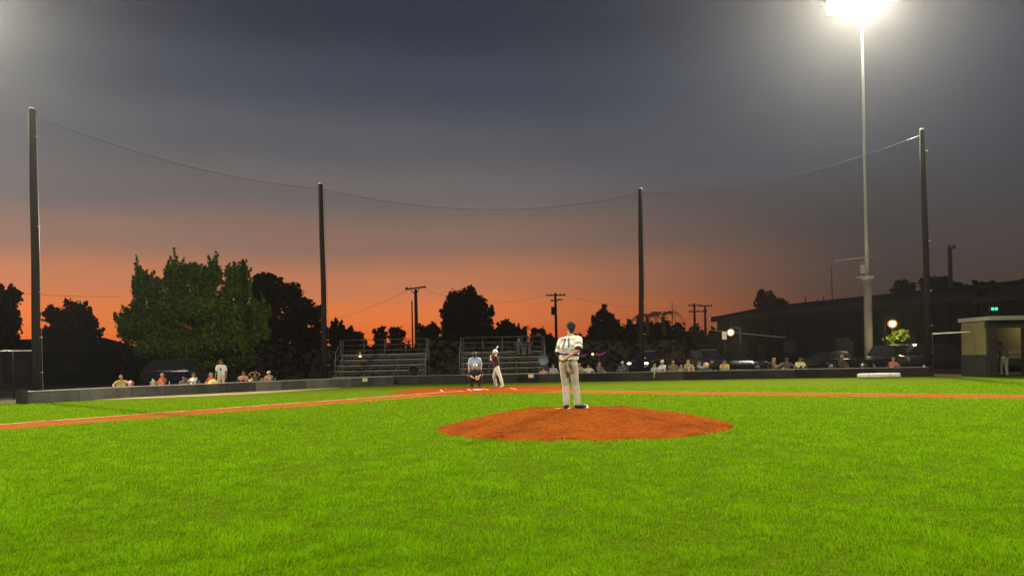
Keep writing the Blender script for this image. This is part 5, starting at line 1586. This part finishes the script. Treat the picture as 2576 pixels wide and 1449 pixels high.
# player in the dugout doorway with a bat
b = ground(2527, 946.5)
J = dict(pel=V(.02, 0, .90), chest=V(-.03, .02, 1.19), neck=V(-.07, .04, 1.37), head=V(-.10, .08, 1.52), hf=V(-.7, .6, -.2), shL=V(-.20, .10, 1.28), shR=V(.10, -.06, 1.30), elL=V(-.28, .16, 1.05), elR=V(.12, -.05, 1.05), wrL=V(-.20, .30, .95), wrR=V(-.05, .15, .97),
         hipL=V(-.08, .02, .87), hipR=V(.10, -.02, .87), knL=V(-.10, .08, .48), knR=V(.12, .02, .48), anL=V(-.13, .0, .09), anR=V(.13, -.02, .09), toL=V(-.26, .12, .035), toR=V(.0, .10, .035))
b += Vector((.0, .02, 0))
person('player in dark top and grey trousers standing in the dugout opening', b, 0, J, 'brown', c_('dug_shirt', (.04, .035, .03)), c_('dug_pants', (.20, .17, .13)), ('long', H_dark), mat('shoe_black2', (.02, .02, .02), .6, 0), .016, 1.0, .6, 1.0, 1.0, False, None, False)
o = thing('baseball_bat', 'dark bat pointing sideways behind the player in the dugout', 'bat', b)
MB().tube([V(.02, .08, 1.0), V(.10, .06, 1.02), V(.45, .02, 1.03), V(.80, .0, 1.03), V(.82, 0, 1.03)], [.022, .013, .02, .033, .02], 12).build('barrel', mat('bat_dark', (.03, .025, .02), .4, 0), o, True)
MB().tube([V(.03, .08, 1.0), V(.20, .045, 1.02)], .017, 10).build('grip', mat('bat_grip', (.02, .02, .02), .8, 0), o, True)
# cups and a ball on the left wall top
def on_wall_top(px):
    Y = wall_y(px) + .09
    p = at(px, 950, Y); return Vector((p.x, p.y, .488))
p = on_wall_top(633); o = MB().tube([(0, 0, 0), (0, 0, .16)], [.045, .055], 12).build('drink_cup', mat('cup_yellow', (.48, .42, .08), .5, 0), None, True); o.location = p
tag(o, 'yellow drink cup standing on the left wall top', 'cup')
p = on_wall_top(628); o = MB().ball((0, 0, .045), (.06, .06, .045), 12, 8).build('paper_ball', mat('paper_white', (.72, .70, .62), .8, .1), None, True); o.location = p
tag(o, 'small white crumpled paper beside the yellow cup', 'paper')
bb = at(329, 957, wall_y(329) + 1.0); o = MB().ball((0, 0, .0), .13, 14, 10).build('beach_ball', [mat('ball_red', (.5, .04, .05), .5, 0), mat('ball_white', (.65, .6, .55), .5, 0)], None, True)
for pgn in o.data.polygons: pgn.material_index = int((math.atan2(pgn.center.y, pgn.center.x) + math.pi) / (math.pi / 3)) % 2
o.location = (bb.x, bb.y, .60)
tag(o, 'red and white ball beside the person in mustard', 'ball')
stand = MB().box((0, 0, .235), (.42, .42, .47)).build('cooler_box', mat('cooler_dark', (.04, .04, .05), .5, .1), None, False, .02); stand.location = (bb.x, bb.y, 0)
tag(stand, 'dark cooler box carrying the red and white ball', 'cooler')
bb = at(384, 957, wall_y(384) + .9)
t = thing('water_bottle', 'pale blue tall bottle left of the bald person in orange', 'bottle', (bb.x, bb.y, 0))
MB().box((0, 0, .21), (.34, .34, .42)).build('crate', mat('cooler_dark', (.04, .04, .05), .5, .1), t, False, .02)
MB().tube([(0, 0, .42), (0, 0, .66), (0, 0, .72), (0, 0, .78)], [.05, .05, .025, .025], 12).build('bottle', mat('bottle_blue', (.45, .52, .58), .3, 0), t, True)
bb = at(1776, 921, wall_y(1776) + .7)
o = MB().ball((0, 0, .50), .17, 14, 10).build('play_ball', mat('ball_peach', (.55, .34, .19), .6, .1), None, True); o.location = (bb.x, bb.y, .25)
tag(o, 'large round peach coloured ball below the olive car', 'ball')
o = MB().box((0, 0, .29), (.4, .4, .58)).build('cooler_box', mat('cooler_dark', (.04, .04, .05), .5, .1), None, False, .02); o.location = (bb.x, bb.y, 0)
tag(o, 'dark cooler box under the peach coloured ball', 'cooler')
# ------------------------------------------------------------------ haze: thin air added to imitate lens glare round the floodlights
HAZE = 0.00017
hb_ = MB().box((0, 300, 14.5), (1020, 1020, 31.2)).build('haze', mat('haze_surface', (1, 1, 1), 1, 0), None)
hm = bpy.data.materials.new('glare_haze')
hm.use_nodes = True
hn, hl_ = hm.node_tree.nodes, hm.node_tree.links
hn.clear()
ho, hv = hn.new('ShaderNodeOutputMaterial'), hn.new('ShaderNodeVolumePrincipled')
hv.inputs['Color'].default_value = (.92, .92, .90, 1)
hv.inputs['Density'].default_value = HAZE
hv.inputs['Anisotropy'].default_value = .86
hl_.new(hv.outputs[0], ho.inputs['Volume'])
hb_.data.materials.clear()
hb_.data.materials.append(hm)
struct(hb_, 'stuff', 'thin haze added for the lens glow round the floodlights')
